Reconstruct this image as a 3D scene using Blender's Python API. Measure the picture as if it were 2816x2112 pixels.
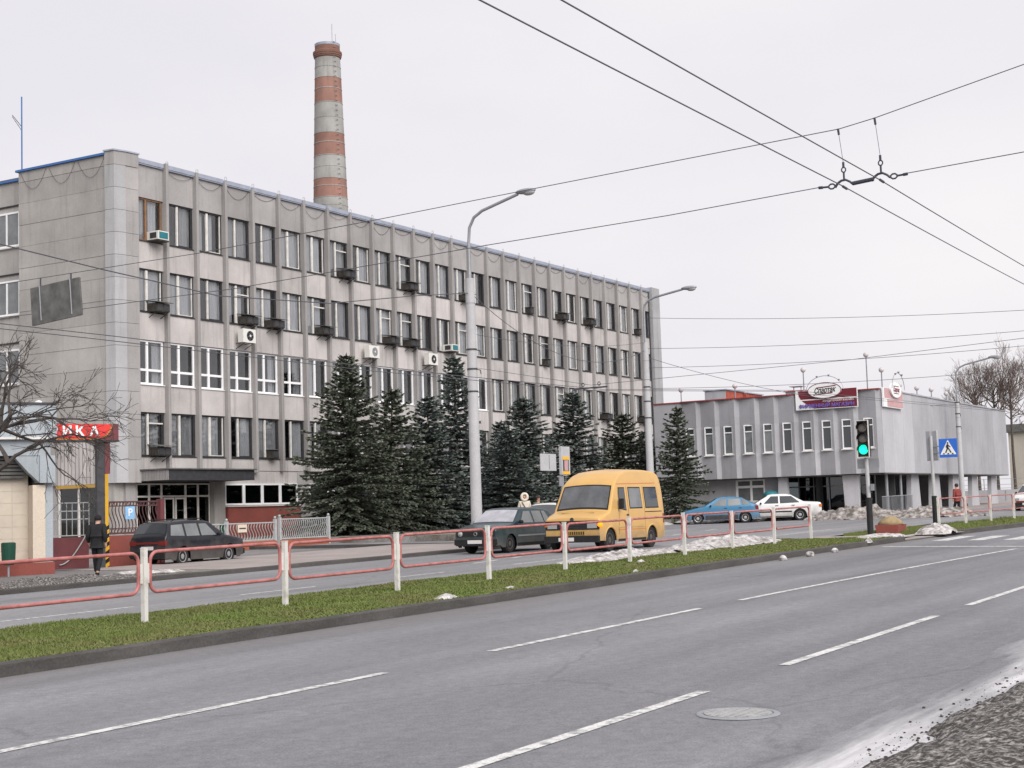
import bpy, bmesh, math, random
import numpy as np
from mathutils import Vector, Matrix, noise
PI = math.pi
for o in list(bpy.data.objects):
    bpy.data.objects.remove(o, do_unlink=True)
scene = bpy.context.scene
COL = scene.collection

# ---------------------------------------------------------------- camera
EYE = 1.72                      # camera height over the ground under it
YAW, PITCH, ROLL = math.radians(30.54), math.radians(4.81), math.radians(-1.82)
cd = bpy.data.cameras.new('camera'); cam = bpy.data.objects.new('camera', cd); COL.objects.link(cam)
cd.sensor_width = 36.0; cd.lens = 36.0 * 4100.0 / 2816.0
cd.clip_start = 0.1; cd.clip_end = 6000
fw = Vector((math.cos(YAW)*math.cos(PITCH), math.sin(YAW)*math.cos(PITCH), math.sin(PITCH)))
r0 = Vector((math.sin(YAW), -math.cos(YAW), 0)); u0 = r0.cross(fw)
rr = math.cos(ROLL)*r0 + math.sin(ROLL)*u0
uu = -math.sin(ROLL)*r0 + math.cos(ROLL)*u0
cam.matrix_world = Matrix(((rr.x, uu.x, -fw.x, 0), (rr.y, uu.y, -fw.y, 0), (rr.z, uu.z, -fw.z, EYE), (0, 0, 0, 1)))
scene.camera = cam

# ---------------------------------------------------------------- sky, sun, exposure
SUN_DIR = Vector((-0.40, -0.66, 0.60)).normalized()      # towards the veiled sun
SKY_LEVEL = 0.40
SUN_STRENGTH = 1.5
EXPOSURE = 1.20
w = bpy.data.worlds.new('World'); scene.world = w; w.use_nodes = True
nt = w.node_tree; nt.nodes.clear()
N = nt.nodes.new
out = N('ShaderNodeOutputWorld'); bg = N('ShaderNodeBackground'); bg.inputs['Strength'].default_value = 0.1
sky = N('ShaderNodeTexSky'); sky.sky_type = 'NISHITA'; sky.sun_disc = False
sky.sun_elevation = math.asin(SUN_DIR.z); sky.sun_rotation = math.atan2(SUN_DIR.x, SUN_DIR.y)
sky.air_density = 1.0; sky.dust_density = 4.0
tc = N('ShaderNodeTexCoord')
ns = N('ShaderNodeTexNoise'); ns.inputs['Scale'].default_value = 2.2; ns.inputs['Detail'].default_value = 5
mp = N('ShaderNodeMapping'); mp.inputs['Scale'].default_value = (1, 1, 2.6)
nt.links.new(tc.outputs['Generated'], mp.inputs['Vector']); nt.links.new(mp.outputs['Vector'], ns.inputs['Vector'])
cr = N('ShaderNodeValToRGB')
k = SKY_LEVEL * 10
cr.color_ramp.elements[0].position = 0.3; cr.color_ramp.elements[0].color = (0.885, 0.868, 0.925, 1)
cr.color_ramp.elements[1].position = 0.72; cr.color_ramp.elements[1].color = (1.035, 1.0, 1.02, 1)
nt.links.new(ns.outputs['Fac'], cr.inputs['Fac'])
sc = N('ShaderNodeMixRGB'); sc.blend_type = 'MULTIPLY'; sc.inputs['Fac'].default_value = 1; sc.inputs['Color2'].default_value = (k, k, k, 1)
nt.links.new(cr.outputs['Color'], sc.inputs['Color1'])
hs = N('ShaderNodeHueSaturation'); hs.inputs['Saturation'].default_value = 0.15
nt.links.new(sky.outputs['Color'], hs.inputs['Color'])
mx = N('ShaderNodeMixRGB'); mx.inputs['Fac'].default_value = 0.95      # cloud cover over the clear sky
nt.links.new(hs.outputs['Color'], mx.inputs['Color1']); nt.links.new(sc.outputs['Color'], mx.inputs['Color2'])
nt.links.new(mx.outputs['Color'], bg.inputs['Color']); nt.links.new(bg.outputs['Background'], out.inputs['Surface'])
sl = bpy.data.lights.new('sun', 'SUN'); sun = bpy.data.objects.new('sun', sl); COL.objects.link(sun)
sl.energy = SUN_STRENGTH; sl.angle = math.radians(50); sl.color = (1.0, 0.96, 0.93)
sun.rotation_euler = SUN_DIR.to_track_quat('Z', 'Y').to_euler()
scene.view_settings.view_transform = 'Standard'; scene.view_settings.look = 'None'
scene.view_settings.exposure = EXPOSURE; scene.view_settings.gamma = 1; scene.view_settings.use_curve_mapping = False

GRADE = 0.009
def gz(x, off=0.0):
    return GRADE * max(-60.0, min(125.0, x)) + off

# ---------------------------------------------------------------- materials
MATS = {}
def new_mat(name):
    m = bpy.data.materials.new(name); m.use_nodes = True; MATS[name] = m
    b = m.node_tree.nodes['Principled BSDF']; return m, m.node_tree, b
def mat(name, col, rough=0.7, var=0.12, scale=3.0, stretch=(1, 1, 1), col2=None, thr=(0.35, 0.7), bump=0.0, bscale=40.0,
        metal=0.0, spec=0.3, emit=None, estr=0.0, fine=0.0, fscale=60.0, coat=0.0):
    """colour with world-space noise variation, an optional second colour in patches, optional fine grain and bump"""
    m, t, b = new_mat(name); n = t.nodes; L = t.links
    b.inputs['Roughness'].default_value = rough; b.inputs['Metallic'].default_value = metal
    b.inputs['Specular IOR Level'].default_value = spec
    if coat: b.inputs['Coat Weight'].default_value = coat; b.inputs['Coat Roughness'].default_value = 0.08
    if emit:
        b.inputs['Emission Color'].default_value = (*emit, 1); b.inputs['Emission Strength'].default_value = estr
    c = Vector(col)
    if var == 0 and col2 is None and fine == 0 and bump == 0:
        b.inputs['Base Color'].default_value = (*col, 1); return m
    g = n.new('ShaderNodeNewGeometry'); mp = n.new('ShaderNodeMapping'); mp.inputs['Scale'].default_value = stretch
    L.new(g.outputs['Position'], mp.inputs['Vector'])
    x = n.new('ShaderNodeTexNoise'); x.inputs['Scale'].default_value = scale; x.inputs['Detail'].default_value = 6; x.inputs['Roughness'].default_value = 0.6
    L.new(mp.outputs['Vector'], x.inputs['Vector'])
    r = n.new('ShaderNodeValToRGB'); e = r.color_ramp.elements
    e[0].position, e[1].position = thr
    lo = col2 if col2 else tuple(c*(1-var)); hi = col if col2 else tuple(c*(1+var))
    e[0].color = (*lo, 1); e[1].color = (*hi, 1)
    L.new(x.outputs['Fac'], r.inputs['Fac']); src = r.outputs['Color']
    if fine:
        y = n.new('ShaderNodeTexNoise'); y.inputs['Scale'].default_value = fscale; y.inputs['Detail'].default_value = 3
        L.new(g.outputs['Position'], y.inputs['Vector'])
        mr = n.new('ShaderNodeMapRange'); mr.inputs['From Min'].default_value = 0.25; mr.inputs['From Max'].default_value = 0.75
        mr.inputs['To Min'].default_value = 1-fine; mr.inputs['To Max'].default_value = 1+fine
        L.new(y.outputs['Fac'], mr.inputs['Value'])
        mm = n.new('ShaderNodeMixRGB'); mm.blend_type = 'MULTIPLY'; mm.inputs['Fac'].default_value = 1
        L.new(src, mm.inputs['Color1']); L.new(mr.outputs['Result'], mm.inputs['Color2']); src = mm.outputs['Color']
    L.new(src, b.inputs['Base Color'])
    if bump:
        z = n.new('ShaderNodeTexNoise'); z.inputs['Scale'].default_value = bscale; z.inputs['Detail'].default_value = 4
        L.new(g.outputs['Position'], z.inputs['Vector'])
        bp = n.new('ShaderNodeBump'); bp.inputs['Strength'].default_value = bump; bp.inputs['Distance'].default_value = 0.02
        L.new(z.outputs['Fac'], bp.inputs['Height']); L.new(bp.outputs['Normal'], b.inputs['Normal'])
    return m
def weathered(name, col, streak=0.25, patch=0.15, rough=0.85, dirt=(0.12, 0.11, 0.105)):
    """concrete: large patches, thin vertical run-off streaks, fine grain"""
    m = mat(name, col, rough, patch, 0.45, fine=0.10, fscale=26, bump=0.25, bscale=30)
    t = m.node_tree; n = t.nodes; L = t.links; b = n['Principled BSDF']
    src = b.inputs['Base Color'].links[0].from_socket
    g = n.new('ShaderNodeNewGeometry'); mp = n.new('ShaderNodeMapping'); mp.inputs['Scale'].default_value = (2.2, 2.2, 0.16)
    L.new(g.outputs['Position'], mp.inputs['Vector'])
    x = n.new('ShaderNodeTexNoise'); x.inputs['Scale'].default_value = 1.6; x.inputs['Detail'].default_value = 8; x.inputs['Roughness'].default_value = 0.68
    L.new(mp.outputs['Vector'], x.inputs['Vector'])
    mr = n.new('ShaderNodeMapRange'); mr.inputs['From Min'].default_value = 0.52; mr.inputs['From Max'].default_value = 0.78
    mr.inputs['To Min'].default_value = 0; mr.inputs['To Max'].default_value = streak
    L.new(x.outputs['Fac'], mr.inputs['Value'])
    mm = n.new('ShaderNodeMixRGB'); mm.inputs['Color2'].default_value = (*dirt, 1)
    L.new(mr.outputs['Result'], mm.inputs['Fac']); L.new(src, mm.inputs['Color1'])
    oi = n.new('ShaderNodeObjectInfo'); rr_ = n.new('ShaderNodeMapRange'); rr_.inputs['To Min'].default_value = 0.90; rr_.inputs['To Max'].default_value = 1.07
    L.new(oi.outputs['Random'], rr_.inputs['Value'])
    m3 = n.new('ShaderNodeMixRGB'); m3.blend_type = 'MULTIPLY'; m3.inputs['Fac'].default_value = 1     # each cast piece has its own shade
    L.new(mm.outputs['Color'], m3.inputs['Color1']); L.new(rr_.outputs['Result'], m3.inputs['Color2']); L.new(m3.outputs['Color'], b.inputs['Base Color'])
    return m
def glass(name, tint=(0.72, 0.78, 0.78), rough=0.03, ior=1.52, base=0.06):
    m, t, b = new_mat(name); n = t.nodes; L = t.links
    tr = n.new('ShaderNodeBsdfTransparent'); tr.inputs['Color'].default_value = (*tint, 1)
    gl = n.new('ShaderNodeBsdfGlossy'); gl.inputs['Roughness'].default_value = rough
    g = n.new('ShaderNodeNewGeometry')
    dt = n.new('ShaderNodeVectorMath'); dt.operation = 'DOT_PRODUCT'; L.new(g.outputs['Incoming'], dt.inputs[0]); L.new(g.outputs['Normal'], dt.inputs[1])
    def mth(op, a, b_=0.0, clamp=False):
        q = n.new('ShaderNodeMath'); q.operation = op; q.use_clamp = clamp
        for i_, v_ in enumerate((a, b_)):
            if isinstance(v_, (int, float)): q.inputs[i_].default_value = v_
            else: L.new(v_, q.inputs[i_])
        return q.outputs[0]
    sch = mth('POWER', mth('SUBTRACT', 1.0, mth('ABSOLUTE', dt.outputs['Value'])), 5.0)       # Schlick reflectance, same from both sides
    fac = mth('ADD', mth('MULTIPLY', sch, 0.96), 0.04 + base, True)
    x = n.new('ShaderNodeTexNoise'); x.inputs['Scale'].default_value = 1.2
    L.new(g.outputs['Position'], x.inputs['Vector'])
    bp = n.new('ShaderNodeBump'); bp.inputs['Strength'].default_value = 0.06; bp.inputs['Distance'].default_value = 0.05
    L.new(x.outputs['Fac'], bp.inputs['Height']); L.new(bp.outputs['Normal'], gl.inputs['Normal'])
    ms = n.new('ShaderNodeMixShader'); L.new(fac, ms.inputs['Fac'])
    L.new(tr.outputs[0], ms.inputs[1]); L.new(gl.outputs[0], ms.inputs[2])
    L.new(ms.outputs[0], n['Material Output'].inputs['Surface']); return m

M = {}
M['panel'] = weathered('panel_concrete', (0.480, 0.452, 0.438), 0.55, 0.15)
M['panel_top'] = weathered('parapet_concrete', (0.340, 0.326, 0.320), 0.42, 0.14)
M['fin'] = weathered('fin_concrete', (0.295, 0.282, 0.276), 0.35, 0.10)
M['sidewall'] = weathered('side_concrete', (0.36, 0.345, 0.328), 0.40, 0.16)
M['block'] = weathered('corner_concrete', (0.37, 0.37, 0.38), 0.45, 0.10)
M['cap'] = mat('cap_metal', (0.33, 0.36, 0.43), 0.5, 0.12, 2, metal=0.2)
M['bluecap'] = mat('blue_cap_paint', (0.05, 0.14, 0.36), 0.5, 0.1, 2)
M['darkwood'] = mat('dark_window_wood', (0.035, 0.035, 0.038), 0.6, 0.25, 6)
M['oldwhite'] = mat('old_white_window_paint', (0.62, 0.60, 0.57), 0.6, 0.15, 4)
M['brownwood'] = mat('brown_window_wood', (0.24, 0.13, 0.07), 0.6, 0.2, 5)
M['pvc'] = mat('white_plastic', (0.80, 0.80, 0.81), 0.35, 0.03, 3)
M['glass'] = glass('window_glass', (0.88, 0.89, 0.90))
M['darkglass'] = glass('dark_window_glass', (0.35, 0.38, 0.38), base=0.05)
M['curtain'] = mat('white_curtain', (0.44, 0.44, 0.45), 0.9, 0.14, 2.5, (3, 3, 0.4))
M['curtain2'] = mat('grey_curtain', (0.30, 0.30, 0.305), 0.9, 0.2, 2.5, (3, 3, 0.4))
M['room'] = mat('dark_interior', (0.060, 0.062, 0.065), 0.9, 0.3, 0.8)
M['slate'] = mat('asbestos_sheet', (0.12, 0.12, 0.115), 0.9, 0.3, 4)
M['acbox'] = mat('rusty_box_metal', (0.055, 0.05, 0.045), 0.7, 0.4, 6, spec=0.2)
M['acwhite'] = mat('air_conditioner_white', (0.68, 0.67, 0.63), 0.4, 0.05, 3)
M['black'] = mat('black_rubber', (0.018, 0.018, 0.019), 0.7, 0.2, 8)
M['darkmetal'] = mat('dark_metal', (0.06, 0.06, 0.065), 0.5, 0.2, 5, metal=0.3)
M['steel'] = mat('grey_steel', (0.30, 0.31, 0.33), 0.45, 0.1, 3, metal=0.4)
M['polegrey'] = mat('pole_concrete', (0.42, 0.42, 0.43), 0.75, 0.08, 1.2, fine=0.08, fscale=18)
M['redwall'] = weathered('red_painted_wall', (0.26, 0.075, 0.06), 0.3, 0.15)
M['maroon'] = mat('maroon_panel', (0.15, 0.045, 0.05), 0.7, 0.12, 2)
M['white_paint'] = mat('road_white', (0.60, 0.60, 0.585), 0.8, 0.1, 9, col2=(0.24, 0.24, 0.245), thr=(0.36, 0.54), fine=0.22, fscale=60)
M['post_white'] = mat('post_white_paint', (0.60, 0.59, 0.56), 0.6, 0.12, 5, col2=(0.42, 0.40, 0.36), thr=(0.3, 0.5))
M['rail_red'] = mat('rail_red_paint', (0.46, 0.17, 0.165), 0.5, 0.1, 5, col2=(0.27, 0.09, 0.08), thr=(0.32, 0.6))
M['kerb'] = mat('kerb_concrete', (0.075, 0.070, 0.067), 0.9, 0.25, 1.6, (0.5, 1, 2), fine=0.2, fscale=30, bump=0.4, bscale=25)
M['paving'] = mat('pink_paving', (0.30, 0.265, 0.25), 0.9, 0.12, 0.8, fine=0.15, fscale=16, bump=0.2)
M['earth'] = mat('bare_earth', (0.115, 0.10, 0.08), 0.95, 0.3, 0.9, col2=(0.28, 0.27, 0.26), thr=(0.35, 0.6), fine=0.3, fscale=14)
M['snow'] = mat('old_snow', (0.58, 0.565, 0.56), 0.9, 0.1, 6, col2=(0.17, 0.15, 0.135), thr=(0.34, 0.62), fine=0.15, fscale=50, bump=0.5, bscale=20)
M['greysnow'] = mat('trampled_snow', (0.44, 0.415, 0.40), 0.9, 0.1, 4, col2=(0.125, 0.108, 0.095), thr=(0.42, 0.66), fine=0.2, fscale=40, bump=0.6, bscale=20)
M['dirtysnow'] = mat('dirty_snow', (0.40, 0.38, 0.365), 0.9, 0.1, 22, col2=(0.045, 0.040, 0.036), thr=(0.45, 0.70), fine=0.3, fscale=70, bump=0.8, bscale=35)
M['dirt'] = mat('dirt_clump', (0.06, 0.052, 0.046), 0.95, 0.3, 20)
M['sand'] = mat('sand', (0.30, 0.23, 0.13), 0.95, 0.2, 6, bump=0.4)
M['yellow'] = mat('yellow_paint', (0.75, 0.42, 0.03), 0.45, 0.06, 3)
M['green_bin'] = mat('green_plastic', (0.012, 0.065, 0.042), 0.5, 0.1, 5)
M['kioskgrey'] = weathered('kiosk_fascia', (0.36, 0.40, 0.43), 0.25, 0.08)
M['cream'] = weathered('cream_wall', (0.62, 0.54, 0.44), 0.10, 0.05)
M['tile'] = mat('cream_tile', (0.52, 0.46, 0.38), 0.5, 0.07, 2.0)
M['signred'] = mat('sign_red', (0.62, 0.045, 0.04), 0.4, 0.05, 3)
M['signblue'] = mat('sign_blue', (0.03, 0.14, 0.55), 0.4, 0.04, 3)
M['signwhite'] = mat('sign_white', (0.78, 0.78, 0.78), 0.45, 0.03, 3)
M['signmaroon'] = mat('sign_maroon', (0.15, 0.018, 0.03), 0.45, 0.05, 3)
M['signpink'] = mat('sign_faded_pink', (0.50, 0.30, 0.30), 0.5, 0.08, 2)
M['letterblue'] = mat('letter_violet', (0.16, 0.12, 0.42), 0.5, 0.05, 3)
M['signblack'] = mat('sign_black', (0.02, 0.02, 0.02), 0.5, 0.0)
M['gold'] = mat('gold_line', (0.42, 0.26, 0.06), 0.5, 0.05, 3)
M['shop'] = weathered('shop_plaster', (0.345, 0.345, 0.365), 0.30, 0.10, dirt=(0.14, 0.14, 0.15))
M['shoplight'] = weathered('shop_plaster_light', (0.43, 0.43, 0.45), 0.2, 0.08)
M['shopred'] = mat('red_roof_edge', (0.28, 0.05, 0.05), 0.6, 0.1, 3)
M['redbrick'] = mat('red_brick_paint', (0.33, 0.075, 0.05), 0.85, 0.2, 3, fine=0.2, fscale=12)
M['chimdark'] = weathered('chimney_crown_brick', (0.20, 0.105, 0.08), 0.5, 0.2)
M['chimgrey'] = weathered('chimney_grey', (0.32, 0.315, 0.30), 0.60, 0.22)
M['chimred'] = weathered('chimney_red', (0.275, 0.150, 0.120), 0.6, 0.22)
M['wire'] = mat('wire', (0.09, 0.09, 0.105), 0.6, 0.0)
M['fitting'] = mat('cast_fitting', (0.055, 0.06, 0.075), 0.5, 0.2, 30, metal=0.2)
M['bark'] = mat('bark', (0.09, 0.075, 0.065), 0.95, 0.3, 6, fine=0.2)
M['fartwig'] = mat('far_twig_bark', (0.15, 0.115, 0.10), 0.95, 0.2, 4)
M['fencered'] = weathered('orange_red_fence_base', (0.34, 0.105, 0.06), 0.3, 0.15)
M['twig'] = mat('twig_bark', (0.075, 0.065, 0.06), 0.95, 0.25, 4)
M['needle'] = mat('spruce_needles', (0.132, 0.148, 0.112), 0.9, 0.3, 2.2, col2=(0.088, 0.102, 0.076), thr=(0.35, 0.68), spec=0.04)
M['needleblue'] = mat('blue_spruce_needles', (0.155, 0.182, 0.170), 0.9, 0.3, 2.2, col2=(0.104, 0.124, 0.113), thr=(0.34, 0.66), spec=0.04)
M['blade'] = mat('grass_blades', (0.125, 0.170, 0.046), 0.8, 0.2, 0.7, col2=(0.160, 0.165, 0.065), thr=(0.38, 0.66), spec=0.15)
M['turf'] = mat('turf', (0.125, 0.165, 0.042), 0.95, 0.2, 0.8, col2=(0.125, 0.125, 0.05), thr=(0.30, 0.55), fine=0.2, fscale=30, bump=0.5, bscale=30)
M['skin'] = mat('skin', (0.50, 0.30, 0.22), 0.6, 0.0)
M['hair'] = mat('hair', (0.04, 0.028, 0.02), 0.8, 0.0)
M['clothblack'] = mat('black_cloth', (0.018, 0.018, 0.020), 0.9, 0.2, 12)
M['clothcream'] = mat('cream_cloth', (0.58, 0.52, 0.44), 0.9, 0.1, 12)
M['fur'] = mat('cream_fur', (0.66, 0.60, 0.50), 1.0, 0.25, 60)
M['clothcamo'] = mat('camouflage_cloth', (0.14, 0.13, 0.09), 0.9, 0.1, 9, col2=(0.045, 0.05, 0.04), thr=(0.45, 0.55))
M['clothred'] = mat('dark_red_cloth', (0.22, 0.05, 0.045), 0.9, 0.15, 12)
M['clothblue'] = mat('blue_jeans', (0.05, 0.06, 0.09), 0.9, 0.15, 12)
M['amber'] = mat('amber_lamp_lit', (0.9, 0.25, 0.01), 0.3, 0, emit=(1.0, 0.17, 0.0), estr=0.9)
M['amberoff'] = mat('amber_lens', (0.55, 0.16, 0.03), 0.25, 0)
M['redlens'] = mat('red_lens', (0.17, 0.025, 0.02), 0.25, 0)
M['headlens'] = mat('headlamp_lens', (0.30, 0.31, 0.31), 0.12, 0, spec=0.8)
M['greenlamp'] = mat('green_lamp_lit', (0.05, 0.9, 0.6), 0.3, 0, emit=(0.0, 1.0, 0.50), estr=0.62)
M['lampoff'] = mat('signal_lens_off', (0.20, 0.18, 0.165), 0.3, 0)
M['globe'] = mat('lamp_globe', (0.50, 0.47, 0.47), 0.4, 0.08, 5)
M['carglass'] = mat('car_glass', (0.045, 0.05, 0.055), 0.06, 0, spec=0.7)
M['carglass_pale'] = mat('car_glass_pale', (0.15, 0.16, 0.165), 0.08, 0.25, 1.5, spec=0.8)
M['skyglass'] = mat('windscreen_sky_reflection', (0.34, 0.34, 0.37), 0.08, 0.2, 2.5, spec=0.9)  # pale base colour paints the sky's reflection into the windscreen
M['darkrim'] = mat('dirty_wheel', (0.085, 0.08, 0.075), 0.6, 0.3, 10)
M['vanglass'] = mat('van_windscreen', (0.085, 0.09, 0.097), 0.07, 0.35, 2.0, spec=0.8)
M['alloy'] = mat('wheel_metal', (0.42, 0.42, 0.43), 0.35, 0.1, 8, metal=0.6)
M['plate'] = mat('number_plate', (0.62, 0.60, 0.58), 0.5, 0)
M['teal'] = mat('teal_plastic', (0.02, 0.16, 0.19), 0.4, 0.08, 4)
M['beige'] = weathered('beige_far_wall', (0.46, 0.43, 0.37), 0.2, 0.08)
M['lightblue'] = mat('pale_blue_sign', (0.25, 0.48, 0.75), 0.5, 0.1, 4)
def carpaint(name, c, dirty=0.5, mud=0.75):
    """car paint with a dull road film in patches and dried splash up the sills"""
    d = Vector(c)*(1-dirty) + Vector((0.16, 0.15, 0.14))*dirty
    m = mat(name, c, 0.34, 0.05, 1.6, col2=tuple(d), thr=(0.2, 0.6), coat=0.3)
    t = m.node_tree; n = t.nodes; L = t.links; b = n['Principled BSDF']; src = b.inputs['Base Color'].links[0].from_socket
    tc_ = n.new('ShaderNodeTexCoord'); sp = n.new('ShaderNodeSeparateXYZ'); L.new(tc_.outputs['Object'], sp.inputs['Vector'])
    x = n.new('ShaderNodeTexNoise'); x.inputs['Scale'].default_value = 3.5; x.inputs['Detail'].default_value = 7; L.new(tc_.outputs['Object'], x.inputs['Vector'])
    a = n.new('ShaderNodeMath'); a.operation = 'MULTIPLY_ADD'; L.new(x.outputs['Fac'], a.inputs[0]); a.inputs[1].default_value = -0.75; L.new(sp.outputs['Z'], a.inputs[2])
    r = n.new('ShaderNodeMapRange'); r.inputs['From Min'].default_value = -0.15; r.inputs['From Max'].default_value = 0.42; r.inputs['To Min'].default_value = mud; r.inputs['To Max'].default_value = 0.0
    L.new(a.outputs[0], r.inputs['Value'])
    mm = n.new('ShaderNodeMixRGB'); mm.inputs['Color2'].default_value = (0.15, 0.135, 0.12, 1); L.new(r.outputs['Result'], mm.inputs['Fac']); L.new(src, mm.inputs['Color1']); L.new(mm.outputs['Color'], b.inputs['Base Color'])
    r2 = n.new('ShaderNodeMapRange'); r2.inputs['To Min'].default_value = 0.34; r2.inputs['To Max'].default_value = 0.8; L.new(r.outputs['Result'], r2.inputs['Value']); L.new(r2.outputs['Result'], b.inputs['Roughness'])
    return m
M['vanyellow'] = carpaint('van_paint', (0.585, 0.350, 0.110), 0.22, 0.6)

def asphalt(name, base, salt_y=None):
    """worn grey asphalt: aggregate grain, long wheel tracks, cracks, salt bloom along the verge"""
    m, t, b = new_mat(name); n = t.nodes; L = t.links
    b.inputs['Roughness'].default_value = 0.72; b.inputs['Specular IOR Level'].default_value = 0.35
    g = n.new('ShaderNodeNewGeometry')
    def noise_(scale, stretch, det=6, rough=0.6):
        mp = n.new('ShaderNodeMapping'); mp.inputs['Scale'].default_value = stretch; L.new(g.outputs['Position'], mp.inputs['Vector'])
        x = n.new('ShaderNodeTexNoise'); x.inputs['Scale'].default_value = scale; x.inputs['Detail'].default_value = det; x.inputs['Roughness'].default_value = rough
        L.new(mp.outputs['Vector'], x.inputs['Vector']); return x.outputs['Fac']
    def rng(s, a, b_, c, d):
        r = n.new('ShaderNodeMapRange'); r.inputs['From Min'].default_value = a; r.inputs['From Max'].default_value = b_
        r.inputs['To Min'].default_value = c; r.inputs['To Max'].default_value = d; L.new(s, r.inputs['Value']); return r.outputs['Result']
    def mul(a, b_):
        x = n.new('ShaderNodeMath'); x.operation = 'MULTIPLY'; L.new(a, x.inputs[0])
        if isinstance(b_, float): x.inputs[1].default_value = b_
        else: L.new(b_, x.inputs[1])
        return x.outputs[0]
    f = mul(rng(noise_(0.8, (0.06, 0.9, 1)), 0.3, 0.7, 0.74, 1.26), rng(noise_(0.35, (1, 1, 1)), 0.3, 0.7, 0.93, 1.07))
    f = mul(f, rng(noise_(60, (1, 1, 1), 3, 0.8), 0.25, 0.75, 0.55, 1.45))
    f = mul(f, rng(noise_(9, (1, 1, 1), 4), 0.3, 0.7, 0.86, 1.14))
    v = n.new('ShaderNodeTexVoronoi'); v.feature = 'DISTANCE_TO_EDGE'; v.inputs['Scale'].default_value = 0.22
    mp = n.new('ShaderNodeMapping'); mp.inputs['Scale'].default_value = (0.6, 1.3, 1); L.new(g.outputs['Position'], mp.inputs['Vector'])
    wv = n.new('ShaderNodeTexNoise'); wv.inputs['Scale'].default_value = 1.5; wv.inputs['Detail'].default_value = 4; L.new(mp.outputs['Vector'], wv.inputs['Vector'])
    mixv = n.new('ShaderNodeMixRGB'); mixv.inputs['Fac'].default_value = 0.35; L.new(mp.outputs['Vector'], mixv.inputs['Color1']); L.new(wv.outputs['Color'], mixv.inputs['Color2'])
    L.new(mixv.outputs['Color'], v.inputs['Vector'])
    crack = rng(v.outputs['Distance'], 0.0, 0.006, 0.80, 1.0)
    f = mul(f, crack)
    c = n.new('ShaderNodeMixRGB'); c.blend_type = 'MULTIPLY'; c.inputs['Fac'].default_value = 1; c.inputs['Color1'].default_value = (*base, 1)
    L.new(f, c.inputs['Color2']); src = c.outputs['Color']
    if salt_y is not None:
        sp = n.new('ShaderNodeSeparateXYZ'); L.new(g.outputs['Position'], sp.inputs['Vector'])
        nn = rng(noise_(1.0, (0.12, 1.2, 1)), 0.25, 0.75, -0.75, 0.75)
        a = n.new('ShaderNodeMath'); a.operation = 'ADD'; L.new(sp.outputs['Y'], a.inputs[0]); L.new(nn, a.inputs[1])
        s = rng(a.outputs[0], salt_y+0.05, salt_y+0.80, 0.95, 0.0)
        s = mul(s, rng(noise_(3.0, (0.25, 2.2, 1), 8, 0.7), 0.30, 0.62, 0.25, 1.0))
        mm = n.new('ShaderNodeMixRGB'); mm.inputs['Color2'].default_value = (0.76, 0.75, 0.77, 1)
        L.new(s, mm.inputs['Fac']); L.new(src, mm.inputs['Color1']); src = mm.outputs['Color']
        # dusty brown gutter along the far kerb
        gk = rng(a.outputs[0], 11.6, 13.2, 0.0, 0.55)
        m2 = n.new('ShaderNodeMixRGB'); m2.inputs['Color2'].default_value = (0.15, 0.135, 0.125, 1)
        L.new(gk, m2.inputs['Fac']); L.new(src, m2.inputs['Color1']); src = m2.outputs['Color']
    L.new(src, b.inputs['Base Color'])
    bp = n.new('ShaderNodeBump'); bp.inputs['Strength'].default_value = 0.35; bp.inputs['Distance'].default_value = 0.01
    L.new(noise_(70, (1, 1, 1), 3, 0.7), bp.inputs['Height']); L.new(bp.outputs['Normal'], b.inputs['Normal'])
    return m
M['asphalt'] = asphalt('main_asphalt', (0.178, 0.179, 0.192), 2.85)
M['asphalt2'] = asphalt('second_asphalt', (0.205, 0.203, 0.213))
M['yard'] = asphalt('yard_asphalt', (0.185, 0.178, 0.175))

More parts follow.
